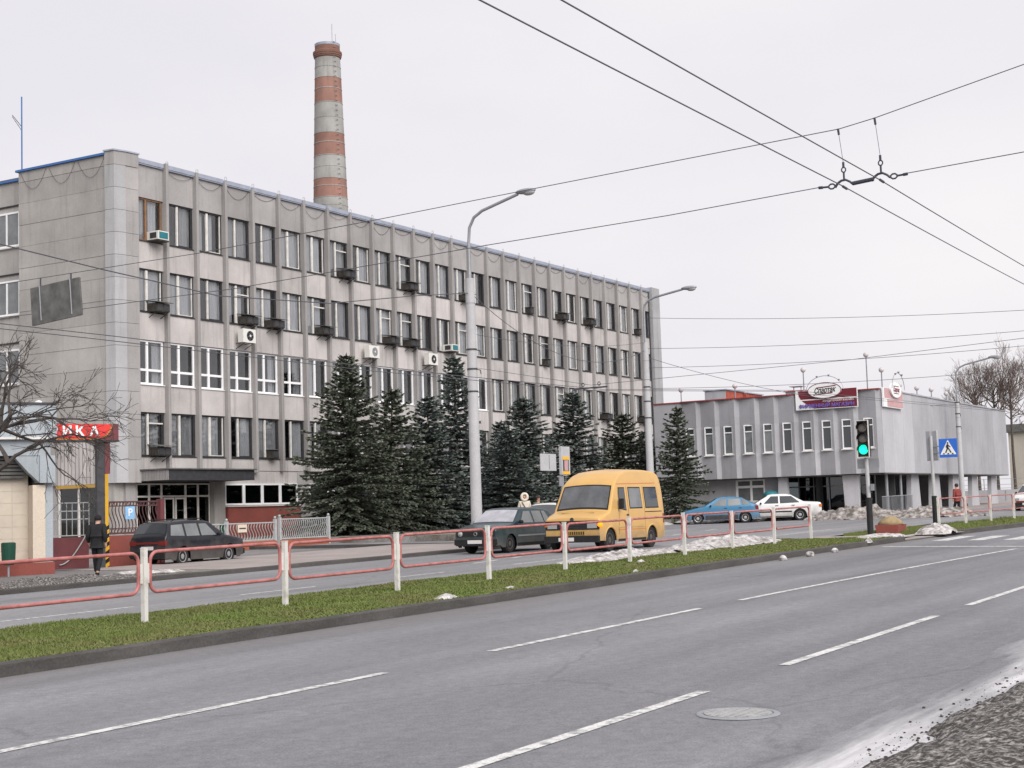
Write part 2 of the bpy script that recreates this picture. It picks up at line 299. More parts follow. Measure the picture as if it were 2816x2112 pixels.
# ---------------------------------------------------------------- mesh helpers
class MB:
    def __init__(s): s.v = []; s.f = []
    def add(s, vs, fs):
        b = len(s.v); s.v += [tuple(p) for p in vs]; s.f += [tuple(i+b for i in q) for q in fs]; return s
    def box(s, x0, x1, y0, y1, z0, z1):
        return s.add([(x0,y0,z0),(x1,y0,z0),(x1,y1,z0),(x0,y1,z0),(x0,y0,z1),(x1,y0,z1),(x1,y1,z1),(x0,y1,z1)],
                     [(0,3,2,1),(4,5,6,7),(0,1,5,4),(1,2,6,5),(2,3,7,6),(3,0,4,7)])
    def bar(s, a, b, wx, wy=None):
        """square bar from a to b"""
        return s.tube([a, b], [wx*0.7071, wx*0.7071], 4)
    def tube(s, pts, rad, n=8, cap=True):
        pts = [Vector(p) for p in pts]
        if not isinstance(rad, (list, tuple)): rad = [rad]*len(pts)
        b = len(s.v); up = None
        for i, p in enumerate(pts):
            d = (pts[min(i+1, len(pts)-1)] - pts[max(i-1, 0)])
            if d.length < 1e-9: d = Vector((0, 0, 1))
            d.normalize()
            if up is None:
                a = Vector((0, 0, 1)) if abs(d.z) < 0.9 else Vector((1, 0, 0))
                up = (a - d*a.dot(d)).normalized()
            else:
                up = up - d*up.dot(d)
                up = up.normalized() if up.length > 1e-6 else d.orthogonal().normalized()
            q = d.cross(up)
            for k in range(n):
                t = 2*PI*(k+0.5)/n
                s.v.append(tuple(p + (up*math.cos(t) + q*math.sin(t))*rad[i]))
        for i in range(len(pts)-1):
            for k in range(n):
                k2 = (k+1) % n
                s.f.append((b+i*n+k, b+i*n+k2, b+(i+1)*n+k2, b+(i+1)*n+k))
        if cap:
            s.f.append(tuple(b+k for k in range(n))[::-1]); s.f.append(tuple(b+(len(pts)-1)*n+k for k in range(n)))
        return s
    def ring(s, pts, r, n=6):
        """closed tube loop"""
        pts = [Vector(p) for p in pts]; b = len(s.v); m = len(pts)
        c = sum(pts, Vector())/m; nrm = (pts[0]-c).cross(pts[1]-c).normalized()
        for i, p in enumerate(pts):
            d = (pts[(i+1) % m]-pts[i-1]).normalized(); q = d.cross(nrm).normalized(); u = q.cross(d)
            for k in range(n):
                t = 2*PI*k/n; s.v.append(tuple(p+(q*math.cos(t)+u*math.sin(t))*r))
        for i in range(m):
            i2 = (i+1) % m
            for k in range(n):
                k2 = (k+1) % n; s.f.append((b+i*n+k, b+i*n+k2, b+i2*n+k2, b+i2*n+k))
        return s
    def lathe(s, prof, n=24, axis='z', c=(0, 0, 0)):
        b = len(s.v); c = Vector(c)
        for (r, h) in prof:
            for k in range(n):
                t = 2*PI*k/n; x, y = r*math.cos(t), r*math.sin(t)
                p = (x, y, h) if axis == 'z' else ((x, h, y) if axis == 'y' else (h, x, y))
                s.v.append(tuple(c+Vector(p)))
        for i in range(len(prof)-1):
            for k in range(n):
                k2 = (k+1) % n; s.f.append((b+i*n+k, b+i*n+k2, b+(i+1)*n+k2, b+(i+1)*n+k))
        if prof[0][0] > 1e-4: s.f.append(tuple(b+k for k in range(n))[::-1])
        if prof[-1][0] > 1e-4: s.f.append(tuple(b+(len(prof)-1)*n+k for k in range(n)))
        return s
    def prism(s, poly, h0, h1, axis='z'):
        """poly: 2D points; extruded along axis between h0 and h1"""
        def P(p, h): return (p[0], p[1], h) if axis == 'z' else ((p[0], h, p[1]) if axis == 'y' else (h, p[0], p[1]))
        n = len(poly)
        return s.add([P(p, h0) for p in poly]+[P(p, h1) for p in poly],
                     [tuple(range(n))[::-1], tuple(range(n, 2*n))]+[(i, (i+1) % n, n+(i+1) % n, n+i) for i in range(n)])
    def sphere(s, c, r, n=12, m=8, sq=(1, 1, 1)):
        return s.lathe([(max(1e-5, r*math.sin(PI*i/m))*1.0, -r*math.cos(PI*i/m)) for i in range(m+1)], n, 'z', c) if sq == (1, 1, 1) else \
            s.add(*ellipsoid(c, r, sq, n, m))
    def mesh(s, name, m=None, smooth=False, fix=True):
        me = bpy.data.meshes.new(name); me.from_pydata(s.v, [], s.f); me.update()
        if fix:
            bm = bmesh.new(); bm.from_mesh(me); bmesh.ops.recalc_face_normals(bm, faces=bm.faces); bm.to_mesh(me); bm.free()
        if m: me.materials.append(M[m] if isinstance(m, str) else m)
        if smooth:
            me.polygons.foreach_set('use_smooth', [True]*len(me.polygons))
            if smooth is not True:
                try: me.set_sharp_from_angle(angle=math.radians(smooth))
                except Exception: pass
        return me
    def build(s, name, m=None, parent=None, smooth=False, world=True, fix=True):
        return obj(name, s.mesh(name, m, smooth, fix), parent, world)
def ellipsoid(c, r, sq, n, m):
    v = []; f = []
    for i in range(m+1):
        a = PI*i/m
        for k in range(n):
            t = 2*PI*k/n
            v.append((c[0]+r*sq[0]*math.sin(a)*math.cos(t), c[1]+r*sq[1]*math.sin(a)*math.sin(t), c[2]-r*sq[2]*math.cos(a)))
    for i in range(m):
        for k in range(n):
            k2 = (k+1) % n; f.append((i*n+k, i*n+k2, (i+1)*n+k2, (i+1)*n+k))
    return v, f
WM = {}      # world matrices of the things
def wmat(o): return WM.get(o.name, Matrix())
def obj(name, me, parent=None, world=True, loc=None, rot=None):
    """world=True: the mesh is in world coordinates; world=False: in the parent's own space"""
    o = bpy.data.objects.new(name, me); COL.objects.link(o)
    if loc is not None: o.location = loc
    if rot is not None: o.rotation_euler = rot
    basis = (Matrix.Translation(o.location) @ o.rotation_euler.to_matrix().to_4x4())
    if parent:
        o.parent = parent
        if world: o.matrix_parent_inverse = wmat(parent).inverted(); WM[o.name] = basis
        else: WM[o.name] = wmat(parent) @ basis
    else: WM[o.name] = basis
    return o
def tag(o, label=None, cat=None, group=None, kind=None):
    if label: o['label'] = label
    if cat: o['category'] = cat
    if group: o['group'] = group
    if kind: o['kind'] = kind
    return o
def thing(name, label, cat, loc=(0, 0, 0), rz=0.0, group=None, scale=1.0):
    o = bpy.data.objects.new(name, None); COL.objects.link(o); o.empty_display_size = 0.3
    o.location = loc; o.rotation_euler = (0, 0, rz); o.scale = (scale,)*3
    WM[o.name] = Matrix.Translation(loc) @ Matrix.Rotation(rz, 4, 'Z') @ Matrix.Scale(scale, 4)
    return tag(o, label, cat, group)
def copy_tree(o, loc, rz=None, scale=None, label=None):
    c = o.copy(); COL.objects.link(c); c.location = loc
    if rz is not None: c.rotation_euler = (0, 0, rz)
    if scale is not None: c.scale = scale if isinstance(scale, tuple) else (scale,)*3
    if label: c['label'] = label
    def kids(a, b):
        for ch in list(a.children):
            d = ch.copy(); COL.objects.link(d); d.parent = b; d.matrix_parent_inverse = ch.matrix_parent_inverse.copy(); kids(ch, d)
    kids(o, c); return c
def text_mesh(body, size, depth=0.01, shear=0.0, align='CENTER', bold=0.0):
    cu = bpy.data.curves.new('lettering', 'FONT'); cu.body = body; cu.size = size; cu.extrude = depth; cu.shear = shear
    cu.align_x = align; cu.align_y = 'CENTER'; cu.offset = bold; cu.resolution_u = 3
    t = bpy.data.objects.new('lettering', cu); COL.objects.link(t)
    bpy.context.view_layer.update()
    me = bpy.data.meshes.new_from_object(t.evaluated_get(bpy.context.evaluated_depsgraph_get()))
    bpy.data.objects.remove(t, do_unlink=True); return me
def lettering(name, body, size, m, parent, origin, right, up, depth=0.012, shear=0.0, bold=0.0, width=None, align='CENTER'):
    """flat letters standing on a plane: origin, reading direction and up direction in world space"""
    me = text_mesh(body, size, depth, shear, align, bold); me.name = name
    R_ = Vector(right).normalized(); U_ = Vector(up).normalized(); F_ = R_.cross(U_)
    xs = [v.co.x for v in me.vertices]; k = 1.0
    if width and xs: k = width/(max(xs)-min(xs))
    for v in me.vertices:
        p = v.co.copy(); v.co = Vector(origin) + R_*p.x*k + U_*p.y + F_*p.z
    me.materials.clear(); me.materials.append(M[m]); return obj(name, me, parent)
rnd = random.Random(7)

# ================================================================ GROUND, ROADS
def sheet(name, x0, x1, yf0, yf1, off, m, nx=1, kind='structure', parent=None):
    """strip of ground following the street's slope; yf0 / yf1 numbers or functions of x"""
    xs = sorted(set([x0, x1] + [x for x in (-60.0, 125.0) if x0 < x < x1] + [x0+(x1-x0)*i/nx for i in range(1, nx)]))
    f0 = yf0 if callable(yf0) else (lambda x: yf0); f1 = yf1 if callable(yf1) else (lambda x: yf1)
    mb = MB(); mb.v = [p for x in xs for p in ((x, f0(x), gz(x, off)), (x, f1(x), gz(x, off)))]
    mb.f = [(2*i, 2*i+2, 2*i+3, 2*i+1) for i in range(len(xs)-1)]
    if off > 0.03:
        n_ = len(xs); b_ = len(mb.v); mb.v += [(p[0], p[1], p[2]-off-.05) for p in mb.v]
        for i in range(n_-1): mb.f += [(2*i, b_+2*i, b_+2*i+2, 2*i+2), (2*i+1, 2*i+3, b_+2*i+3, b_+2*i+1)]
        mb.f += [(0, 1, b_+1, b_), (2*n_-2, b_+2*n_-2, b_+2*n_-1, 2*n_-1)]
    o = mb.build(name, m, parent, fix=off > 0.03)
    if parent is None: o['kind'] = kind
    return o
def hmesh(name, x0, x1, y0, y1, nx, ny, fz, m, parent=None, smooth=True):
    mb = MB()
    for j in range(ny+1):
        for i in range(nx+1):
            x = x0+(x1-x0)*i/nx; y = y0+(y1-y0)*j/ny; mb.v.append((x, y, fz(x, y)))
    mb.f = [(j*(nx+1)+i, j*(nx+1)+i+1, (j+1)*(nx+1)+i+1, (j+1)*(nx+1)+i) for j in range(ny) for i in range(nx)]
    return mb.build(name, m, parent, smooth, fix=False)
def fb(x, y, s, seed=0.0, o=4): return noise.fractal((x*s+seed, y*s-seed, seed*1.7), 1.0, 2.0, o)

sheet('ground', -2500, 2500, -2500, 2500, -0.35, 'earth')
def kerb_y(x):                      # far kerb of the main road swings a little towards the camera beyond the crossing
    return 13.0 - (0.0 if x < 40 else min(2.6, ((x-40)/26.0)**1.4*2.2))
road = sheet('main_road', -60, 125, -9.0, lambda x: kerb_y(x), 0.0, 'asphalt', 60)
sheet('far_road', 125, 1200, -9.0, 26.5, -0.004, 'asphalt2')
side = sheet('second_road', -60, 125, lambda x: kerb_y(x)+3.6 if x > 66 else 17.0, 26.5, 0.0, 'asphalt2', 60)
sheet('yard', -60, 125, 26.5, 120, -0.006, 'yard')
sheet('side_street', 47.0, 79.0, 26.5, 60, 0.0, 'asphalt2')

def dash(x0, x1, yc, wd, parent, name='lane_marking', skew=0.0):
    mb = MB(); n = max(1, int((x1-x0)/2))
    for i in range(n+1):
        x = x0+(x1-x0)*i/n; mb.v += [(x-skew, yc(x)-wd/2, gz(x, 0.005)), (x+skew, yc(x)+wd/2, gz(x, 0.005))]
    mb.f = [(2*i, 2*i+2, 2*i+3, 2*i+1) for i in range(n)]
    return mb.build(name, 'white_paint', parent, fix=False)
yA = lambda x: 8.95 - (0.0 if x < 22 else ((x-22)/16.0)**1.5*0.62)
for a, b in ((0.5, 12.45), (14.5, 20.4), (21.95, 38.6)): dash(a, b, yA, 0.12, road)
yB = lambda x: 5.26
for a, b in ((-6.0, -2.0), (0.5, 5.0), (8.1, 12.0), (13.95, 19.5), (21.2, 26.7), (28.6, 34.0)): dash(a, b, yB, 0.12, road)
mb = MB(); mb.v = [(40.75, 12.4, gz(40.75, .006)), (41.05, 12.4, gz(41.05, .006)), (38.95, 4.5, gz(38.95, .006)), (38.55, 4.5, gz(38.55, .006))]; mb.f = [(0, 1, 2, 3)]
mb.build('stop_line', 'white_paint', road, fix=True)
for i in range(9):                                   # zebra crossing
    y = 11.75-i*1.05; mb = MB(); x0 = 44.4-0.06*i
    mb.v = [(x0, y-.25, gz(x0, .005)), (x0+3.4, y-.25, gz(x0+3.4, .005)), (x0+3.4, y+.25, gz(x0+3.4, .005)), (x0, y+.25, gz(x0, .005))]; mb.f = [(0, 1, 2, 3)]
    mb.build('crossing_stripe', 'white_paint', road)
for a, b in ((2.0, 19.9), (22.8, 25.2), (28.2, 30.2), (33.4, 36.4)): dash(a, b, lambda x: 19.85, 0.11, side)
for a, b in ((34.1, 35.9), (37.0, 37.7), (47, 49), (54.5, 56.0), (60, 62)): dash(a, b, lambda x: 21.5+(x-34)*0.17, 0.14, side)
for a, b in ((38.5, 48), (50, 58)): dash(a, b, lambda x: 19.6, 0.11, side)
for i in range(4): dash(33.5+i*0.0, 37.5, lambda x, i=i: 29.4+i*0.9, 0.22, side, 'crossing_stripe')

def kerb(name, pts, wd=0.15, h=0.15, m='kerb'):
    """raised kerb along a polyline (road side first)"""
    mb = MB(); n = len(pts)
    for i, (x, y) in enumerate(pts):
        a = Vector(pts[max(i-1, 0)]); b = Vector(pts[min(i+1, n-1)]); d = (b-a).normalized(); nr = Vector((-d.y, d.x))*wd
        z = gz(x); q = h*(1+0.05*math.sin(i*2.3))
        mb.v += [(x, y, z-.25), (x+nr.x*.08, y+nr.y*.08, z+q-.02), (x+nr.x*.25, y+nr.y*.25, z+q), (x+nr.x, y+nr.y, z+q), (x+nr.x, y+nr.y, z-.25)]
    for i in range(n-1):
        for k in range(4): mb.f.append((i*5+k, (i+1)*5+k, (i+1)*5+k+1, i*5+k+1))
    mb.f += [(0, 1, 2, 3, 4), tuple((n-1)*5+k for k in (4, 3, 2, 1, 0))]
    o = mb.build(name, m); o['kind'] = 'structure'; return o
KX = [-60+1.5*i for i in range(70)]                  # up to the dropped crossing
kerb('kerb', [(x, kerb_y(x)) for x in KX if x < 44.6] + [(44.6, kerb_y(44.6))])
kerb('kerb', [(x, kerb_y(x)) for x in [48.2+1.5*i for i in range(52)]])
kerb('kerb', [(x, kerb_y(x)) for x in [44.6, 45.5, 47.2, 48.2]], h=0.03)
kerb('kerb', [(44.5-1.5*i, 17.0) for i in range(70)], h=0.12)
kerb('kerb', [(x, 26.5) for x in [-60+2*i for i in range(53)]] + [(46.2, 26.8), (47, 27.6), (47.4, 29), (47.5, 44)], h=0.12)

# grassed median
med = sheet('median_grass', -60, 44.5, lambda x: kerb_y(x)+.13, 16.97, 0.14, 'turf', 60)
med2 = sheet('median_grass', 48.6, 66, lambda x: kerb_y(x)+.13, lambda x: kerb_y(x)+3.5, 0.14, 'turf', 12)
sheet('crossing_path', 44.5, 48.6, lambda x: kerb_y(x)+.1, 17.0, 0.05, 'paving', 4)
def blades(name, n, x0, x1, f0, f1, h, seed, label):
    g = np.random.default_rng(seed)
    u = g.random(n)**1.5; x = x0+(x1-x0)*u
    y0 = np.array([f0(a) for a in x]); y1 = np.array([f1(a) for a in x]); y = y0+(y1-y0)*g.random(n)
    z = GRADE*x+0.138
    thin = np.array([noise.noise((a*.55, b*1.1, 3.0))+.6*noise.noise((a*1.9, b*2.4, 7.0)) for a, b in zip(x, y)])      # worn, thin places
    t = g.random(n)*2*PI; hh = h*(0.35+0.9*g.random(n))*np.clip(1.0+.9*thin, .12, 1.6); wd = 0.006+0.008*g.random(n)+0.0007*(x-x0)
    lx = (g.random(n)-.5)*0.06; ly = (g.random(n)-.5)*0.06
    v = np.empty((n, 3, 3))
    v[:, 0] = np.stack([x-np.cos(t)*wd, y-np.sin(t)*wd, z], 1); v[:, 1] = np.stack([x+np.cos(t)*wd, y+np.sin(t)*wd, z], 1)
    v[:, 2] = np.stack([x+lx, y+ly, z+hh], 1)
    me = bpy.data.meshes.new(name); me.vertices.add(n*3); me.loops.add(n*3); me.polygons.add(n)
    me.vertices.foreach_set('co', v.ravel()); me.loops.foreach_set('vertex_index', np.arange(n*3, dtype=np.int32))
    me.polygons.foreach_set('loop_start', np.arange(0, n*3, 3, dtype=np.int32)); me.polygons.foreach_set('loop_total', np.full(n, 3, dtype=np.int32))
    me.update(); me.materials.append(M['blade'])
    o = obj(name, me); return tag(o, label, 'grass', kind='stuff')
blades('grass', 190000, 9.5, 44.4, lambda x: 13.14, lambda x: 16.95, 0.034, 3, 'short winter grass of the median behind the long near kerb')
blades('grass', 16000, 48.7, 66, lambda x: kerb_y(x)+.16, lambda x: kerb_y(x)+3.4, 0.05, 4, 'short winter grass of the median right of the crossing path')

# pavement and forecourt on the far side
sheet('pavement', 30.5, 46.9, 26.66, 33.0, 0.11, 'paving', 4)
sheet('pavement', 46.0, 53.2, 41.15, 47.0, 0.20, 'paving', 4)
sheet('verge', -20, 30.4, 26.66, 28.6, 0.10, 'earth', 10)
sheet('pavement', -20, 30.4, 28.6, 34.2, 0.09, 'yard', 10)
sheet('lawn', 53.3, 79.2, 33.5, 48.9, 0.26, 'earth', 6)
sheet('shop_forecourt', 76.4, 122, 22.6, 38.5, 0.10, 'paving', 6)

# near verge with grey ploughed snow
def vz(x, y):
    e = 2.82 + 0.16*fb(x, y, 0.9, 2.2) + 0.07*fb(x, y, 3.5, 5.0)
    d = e - y
    if d <= 0: return gz(x) - 0.03
    h = 0.26*(1-math.exp(-d/0.35)) + 0.05*fb(x, y, 1.6, 1.0)*min(1, d) + 0.016*fb(x, y, 8.0, 4.0)*min(1, d*4) + 0.012*fb(x, y, 22.0, 9.0)
    return gz(x) + max(-0.03, h)
v = hmesh('snow_verge', 2.0, 34.0, -1.5, 3.25, 520, 150, vz, 'dirtysnow'); v['kind'] = 'structure'
mb = MB(); r_ = random.Random(5)
for i in range(900):
    x = 6+r_.random()*14; y = 2.80+abs(r_.gauss(0, 0.16)); s = 0.003+0.012*r_.random()**4
    mb.add(*ellipsoid((x, y, gz(x)+s*.4), s, (1+r_.random(), 1, .6), 5, 3))
tag(mb.build('dirt_crumbs', 'dirt'), 'dark dirt crumbs scattered along the salted road edge by the verge', 'dirt', kind='stuff')

def heap(name, label, cx, cy, lx, ly, h, m='snow', seed=1.0, off=0.14, rz=0.0, cat='snow pile', group=None, nx=46, ny=26, lump=0.5):
    mb = MB(); c, s = math.cos(rz), math.sin(rz)
    for j in range(ny+1):
        for i in range(nx+1):
            a = -1+2*i/nx; b = -1+2*j/ny
            X = cx+a*lx*c-b*ly*s; Y = cy+a*lx*s+b*ly*c
            rr_ = math.sqrt(a*a+b*b) + 0.22*fb(X, Y, 1.3, seed) + 0.10*fb(X, Y, 4.0, seed+3)
            k = max(0.0, 1-max(0.0, rr_)**1.5)
            z = gz(X, off) - 0.05 + h*k*(1+lump*fb(X, Y, 2.4, seed+7)) + (0.03*h+0.016)*fb(X, Y, 9, seed+1)*min(1, k*4) + 0.05*min(1, k*8)
            mb.v.append((X, Y, z))
    mb.f = [(j*(nx+1)+i, j*(nx+1)+i+1, (j+1)*(nx+1)+i+1, (j+1)*(nx+1)+i) for j in range(ny) for i in range(nx)]
    return tag(mb.build(name, m, None, True, fix=False), label, cat, group)
GS = 'melting snow heaps'
heap('snow_heap', 'long low heap of melting snow along the median behind the railing, left stretch', 33.3, 16.75, 3.3, 0.62, 0.17, seed=2.0, group=GS, nx=70)
heap('snow_heap', 'taller heap of melting snow along the median behind the railing, right stretch', 39.6, 16.55, 3.7, 0.95, 0.28, seed=4.4, group=GS, nx=80)
heap('snow_heap', 'thin snow patch round the foot of the green traffic light', 45.0, 13.75, 2.0, 0.6, 0.08, seed=6.0, group=GS)
heap('snow_heap', 'rounded snow heap beside the crossing path and the red sand box', 48.6, 12.95, 1.2, 0.62, 0.24, seed=8.0, group=GS)
heap('snow_heap', 'big dirty snow bank in front of the shop, right of the white sedan', 75.2, 23.9, 1.2, 3.0, 0.58, 'greysnow', 10.0, 0.05, group=GS, ny=60)
heap('snow_heap', 'dirty snow bank before the shop columns, tapering to the right', 75.6, 20.4, 1.2, 2.8, 0.45, 'greysnow', 12.0, 0.05, group=GS, ny=60)
heap('snow_heap', 'white snow strip on the ground behind the blue hatchback', 74.2, 32.6, 0.9, 3.2, 0.22, seed=14.0, off=0.03, group=GS, ny=60)
heap('snow_heap', 'snow strip on the ground behind the white sedan', 76.8, 27.6, 0.8, 3.0, 0.30, seed=15.0, off=0.05, group=GS, ny=60)
heap('snow_heap', 'snow patch under the spruce beside the van', 72.0, 35.2, 1.6, 2.0, 0.30, seed=16.0, off=0.05, group=GS)
heap('snow_heap', 'grey slush strip beside the kerb in front of the kiosk', 23.5, 27.5, 6.0, 0.75, 0.16, 'dirtysnow', 18.0, 0.09, group=GS, nx=90)
heap('snow_heap', 'small white slush patch at the feet of the walking person', 28.6, 28.2, 1.7, 0.5, 0.12, 'snow', 19.0, 0.09, group=GS)
for i, (x, y, s) in enumerate(((33.98, 12.72, .095), (35.85, 12.70, .105), (37.92, 12.76, .085))):
    mb = MB().add(*ellipsoid((x, y, gz(x)+s*.55), s, (1.25+.2*i, 1.0, .75), 14, 8))
    mb.v = [tuple(Vector(p)+Vector((1, 1, .7))*0.035*fb(p[0]*3, p[2]*3, 4, i+1.0)) for p in mb.v]
    tag(mb.build('snow_lump', 'snow', None, True), ['nearest snow lump in the gutter below the median kerb', 'middle wide snow lump in the gutter below the median kerb', 'farthest snow lump in the gutter below the median kerb'][i], 'snow lump', 'snow lumps in the gutter')
for i, (x, y, a) in enumerate(((20.3, 13.35, .35), (22.6, 13.5, .22), (31.0, 15.0, .2), (27.2, 13.3, .12), (41.6, 13.0, .2))):
    heap('snow_scrap', ['flat snow scrap on the grass at the kerb, leftmost', 'small snow scrap on the grass at the kerb, second from the left', 'snow scrap in the grass below the fifth railing panel', 'tiny snow scrap on the kerb edge near the railing middle', 'snow scrap on the grass left of the traffic light'][i], x, y, a, a*.5, .07, seed=20.0+i, cat='snow', group='snow scraps on the grass', nx=14, ny=10)

# manhole
mh = thing('manhole_cover', 'round pale manhole cover in the near lane', 'manhole', (10.87, 4.49, gz(10.87)))
M['iron'] = mat('worn_iron', (0.32, 0.32, 0.32), 0.55, 0.12, 8, fine=0.2, fscale=40)
MB().lathe([(0.26, .004), (0.26, .012), (0.0, .012)], 32).build('lid', 'iron', mh, world=False)
MB().lathe([(0.325, .002), (0.315, .010), (0.275, .010), (0.27, .0)], 32).build('frame', 'steel', mh, world=False)
for k in range(-3, 4):
    hw_ = math.sqrt(max(0.0, .24**2-(k*.075)**2)); MB().box(-hw_, hw_, k*.075-.012, k*.075+.012, .012, .018).build('rib', 'iron', mh, world=False)

# ================================================================ MAIN BUILDING
YF, YW, YG = 49.0, 49.24, 49.31     # fin fronts, panel face, window plane
BX0, BAY, NB = 51.73, 2.06, 27
B = thing('office_building', 'long four-storey concrete office block with vertical fins and rows of narrow windows', 'building', (77, 49.3, 0.4))
ROWS = ((4.69, 6.71), (8.00, 10.06), (11.36, 13.38), (14.69, 16.71))
def bay(k):                          # clear span between fins
    a = 49.62 if k == 0 else BX0+BAY*(k-1)
    b = BX0+BAY*k-.17 if k < NB-1 else 104.78
    return a, b
fin_me = MB().prism([(-.17, .36), (-.17, .03), (-.14, 0), (-.03, 0), (0, .03), (0, .36)], 4.02, 18.42).mesh('fin', 'fin')
for k in range(NB-1): obj('fin', fin_me, B, loc=(BX0+BAY*k, YF, 0.06*math.sin(k*1.7) + (0.12 if k == 0 else 0)))
levels = [(4.05, 4.69), (6.71, 8.0), (10.06, 11.36), (13.38, 14.69), (16.71, 18.24)]
pm = {}
for k in range(NB):
    a, b = bay(k)
    for li, (z0, z1) in enumerate(levels):
        key = (round(b-a, 2), li)
        if key not in pm:
            W_ = b-a; pm[key] = MB().prism([(0, .34), (0, .012), (.012, 0), (W_-.012, 0), (W_, .012), (W_, .34)], z0+.008, z1-.008).mesh('spandrel_panel', 'panel_top' if li == 4 else 'panel')
        obj('spandrel_panel', pm[key], B, loc=(a, YW+0.012*math.sin(k*5.1+li*2.3), 0))
        if li < 4:
            pass
sill_me = MB().box(0.0, 1.86, -.05, .20, -.035, .0).mesh('sill', 'darkwood')
sillw_me = MB().box(0.0, 1.86, -.05, .20, -.035, .0).mesh('sill', 'pvc')
cap_me = MB().box(.0, 1.88, -.10, .5, 18.24, 18.30).box(.0, 1.88, -.13, .5, 18.30, 18.50).mesh('roof_cap', 'cap')
for k in range(NB):
    a, b = bay(k); obj('roof_cap', cap_me, B, loc=(a+.005, YW, 0))
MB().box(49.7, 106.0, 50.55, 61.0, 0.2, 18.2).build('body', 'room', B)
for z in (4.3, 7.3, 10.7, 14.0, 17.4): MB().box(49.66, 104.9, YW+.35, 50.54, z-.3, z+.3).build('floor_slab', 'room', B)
MB().box(49.0, 106.0, 49.9, 61.0, 18.2, 18.42).build('roof', 'slate', B)
# windows: frame with mullion, panes and curtain; several types
def win_meshes(w, h, kind, seed):
    """local: x 0..w, z 0..h, y 0 = face; returns dict name->mesh list"""
    r = random.Random(seed); F = MB(); t = .07
    wood = {'dark': 'darkwood', 'brown': 'brownwood', 'pvcx': 'pvc', 'pvc2': 'pvc', 'vent': 'darkwood'}[kind]
    sp = w*(0.44 if kind != 'pvc2' else 0.46)
    if kind.startswith('pvc'): t = .085
    F.box(0, t, 0, .09, 0, h).box(w-t, w, 0, .09, 0, h).box(t, w-t, 0, .09, 0, t).box(t, w-t, 0, .09, h-t, h)
    out = {'frame': (F, wood)}
    mm = MB(); mw = .10 if not kind.startswith('pvc') else .12
    mm.box(sp-mw/2, sp+mw/2, -.012, .08, t, h-t)
    if kind == 'pvcx': mm.box(t, sp-mw/2, -.008, .08, h*.30, h*.30+.11).box(sp+mw/2, w-t, -.008, .08, h*.30, h*.30+.11)
    if kind == 'vent': mm.box(sp+mw/2, w-t, -.008, .08, h*.74, h*.74+.06)
    out['mullion'] = (mm, 'pvc' if kind.startswith('pvc') else ('brownwood' if kind == 'brown' else 'oldwhite'))
    if kind in ('dark', 'vent'):
        s2 = MB(); x1 = sp+mw/2+.012
        s2.box(x1, x1+.035, .0, .07, t, h-t).box(w-t-.05, w-t-.015, .0, .07, t, h-t).box(x1+.035, w-t-.05, .0, .07, t, t+.035); out['sash'] = (s2, 'oldwhite' if seed % 3 == 0 else 'darkwood')
    g1 = MB().box(t, sp-mw/2, .05, .054, t, h-t); g2 = MB().box(sp+mw/2, w-t, .05, .054, t, h-t)
    out['pane'] = (g1, 'glass'); out['pane_'] = (g2, 'glass')
    # curtain: wavy sheet behind the glass, covering part of the width
    cm = MB(); q = r.random()
    def drape(xa, xb):
        n = max(6, int((xb-xa)/.035)); b = len(cm.v)
        for i in range(n+1):
            x = xa+(xb-xa)*i/n; y = .16+.028*math.sin(i*1.35+seed)+.012*r.random()
            cm.v.extend([(x, y, .05), (x, y, h-.06)])
        cm.f.extend([(b+2*i, b+2*i+2, b+2*i+3, b+2*i+1) for i in range(n)])
    if kind.startswith('pvc'):
        if kind == 'pvc2' and q < .5: drape(.05, sp-.02)
        elif q < .25: drape(sp+.45, w-.05)
    elif q < .40: drape(.05, w-.05)
    elif q < .65: drape(.05, sp+.1); drape(w*.58, w*.86)
    elif q < .80: drape(.05, sp*.8); drape(w*.5, w*.74)
    else: drape(w*.48, w-.05)
    if cm.v: out['curtain'] = (cm, 'curtain2' if seed % 3 == 1 else 'curtain')
    return {k_: (v_[0].mesh(k_.strip('_'), v_[1]), k_.strip('_')) for k_, v_ in out.items()}
wcache = {}
def place_window(parent, x, y, z, w, h, kind, seed, sill=True, rz=0.0):
    key = (round(w, 2), round(h, 2), kind, seed)
    if key not in wcache: wcache[key] = win_meshes(w, h, kind, seed)
    ms = wcache[key]
    o = obj('window', ms['frame'][0], parent, loc=(x, y, z), rot=(0, 0, rz))
    for k_, (me, nm) in ms.items():
        if k_ != 'frame': obj(nm, me, o, world=False)
    return o
vent_at = {(3, 0), (2, 3), (2, 6), (2, 9), (2, 10), (2, 13), (3, 7), (3, 10), (0, 0), (1, 19), (2, 18), (3, 17)}
for ri, (z0, z1) in enumerate(ROWS):
    for k in range(NB):
        a, b = bay(k)
        if k == 0: a, b = 49.66, 51.5
        elif k == NB-1: a, b = 103.25, 104.6
        if ri == 0 and k > 20: pass
        if ri == 1 and k < 6: kd = 'pvcx'
        elif ri == 1 and k < 15: kd = 'pvc2'
        elif (ri, k) == (3, 0): kd = 'brown'
        elif (ri, k) in vent_at: kd = 'vent'
        else: kd = 'dark'
        place_window(B, a+.005, YG, z0, round(b-a-.01, 2) if 0 < k < NB-1 else b-a, z1-z0, kd, rnd.randrange(30))
        obj('sill', sillw_me if kd.startswith('pvc') else sill_me, B, loc=(a, YW-.0, z0))
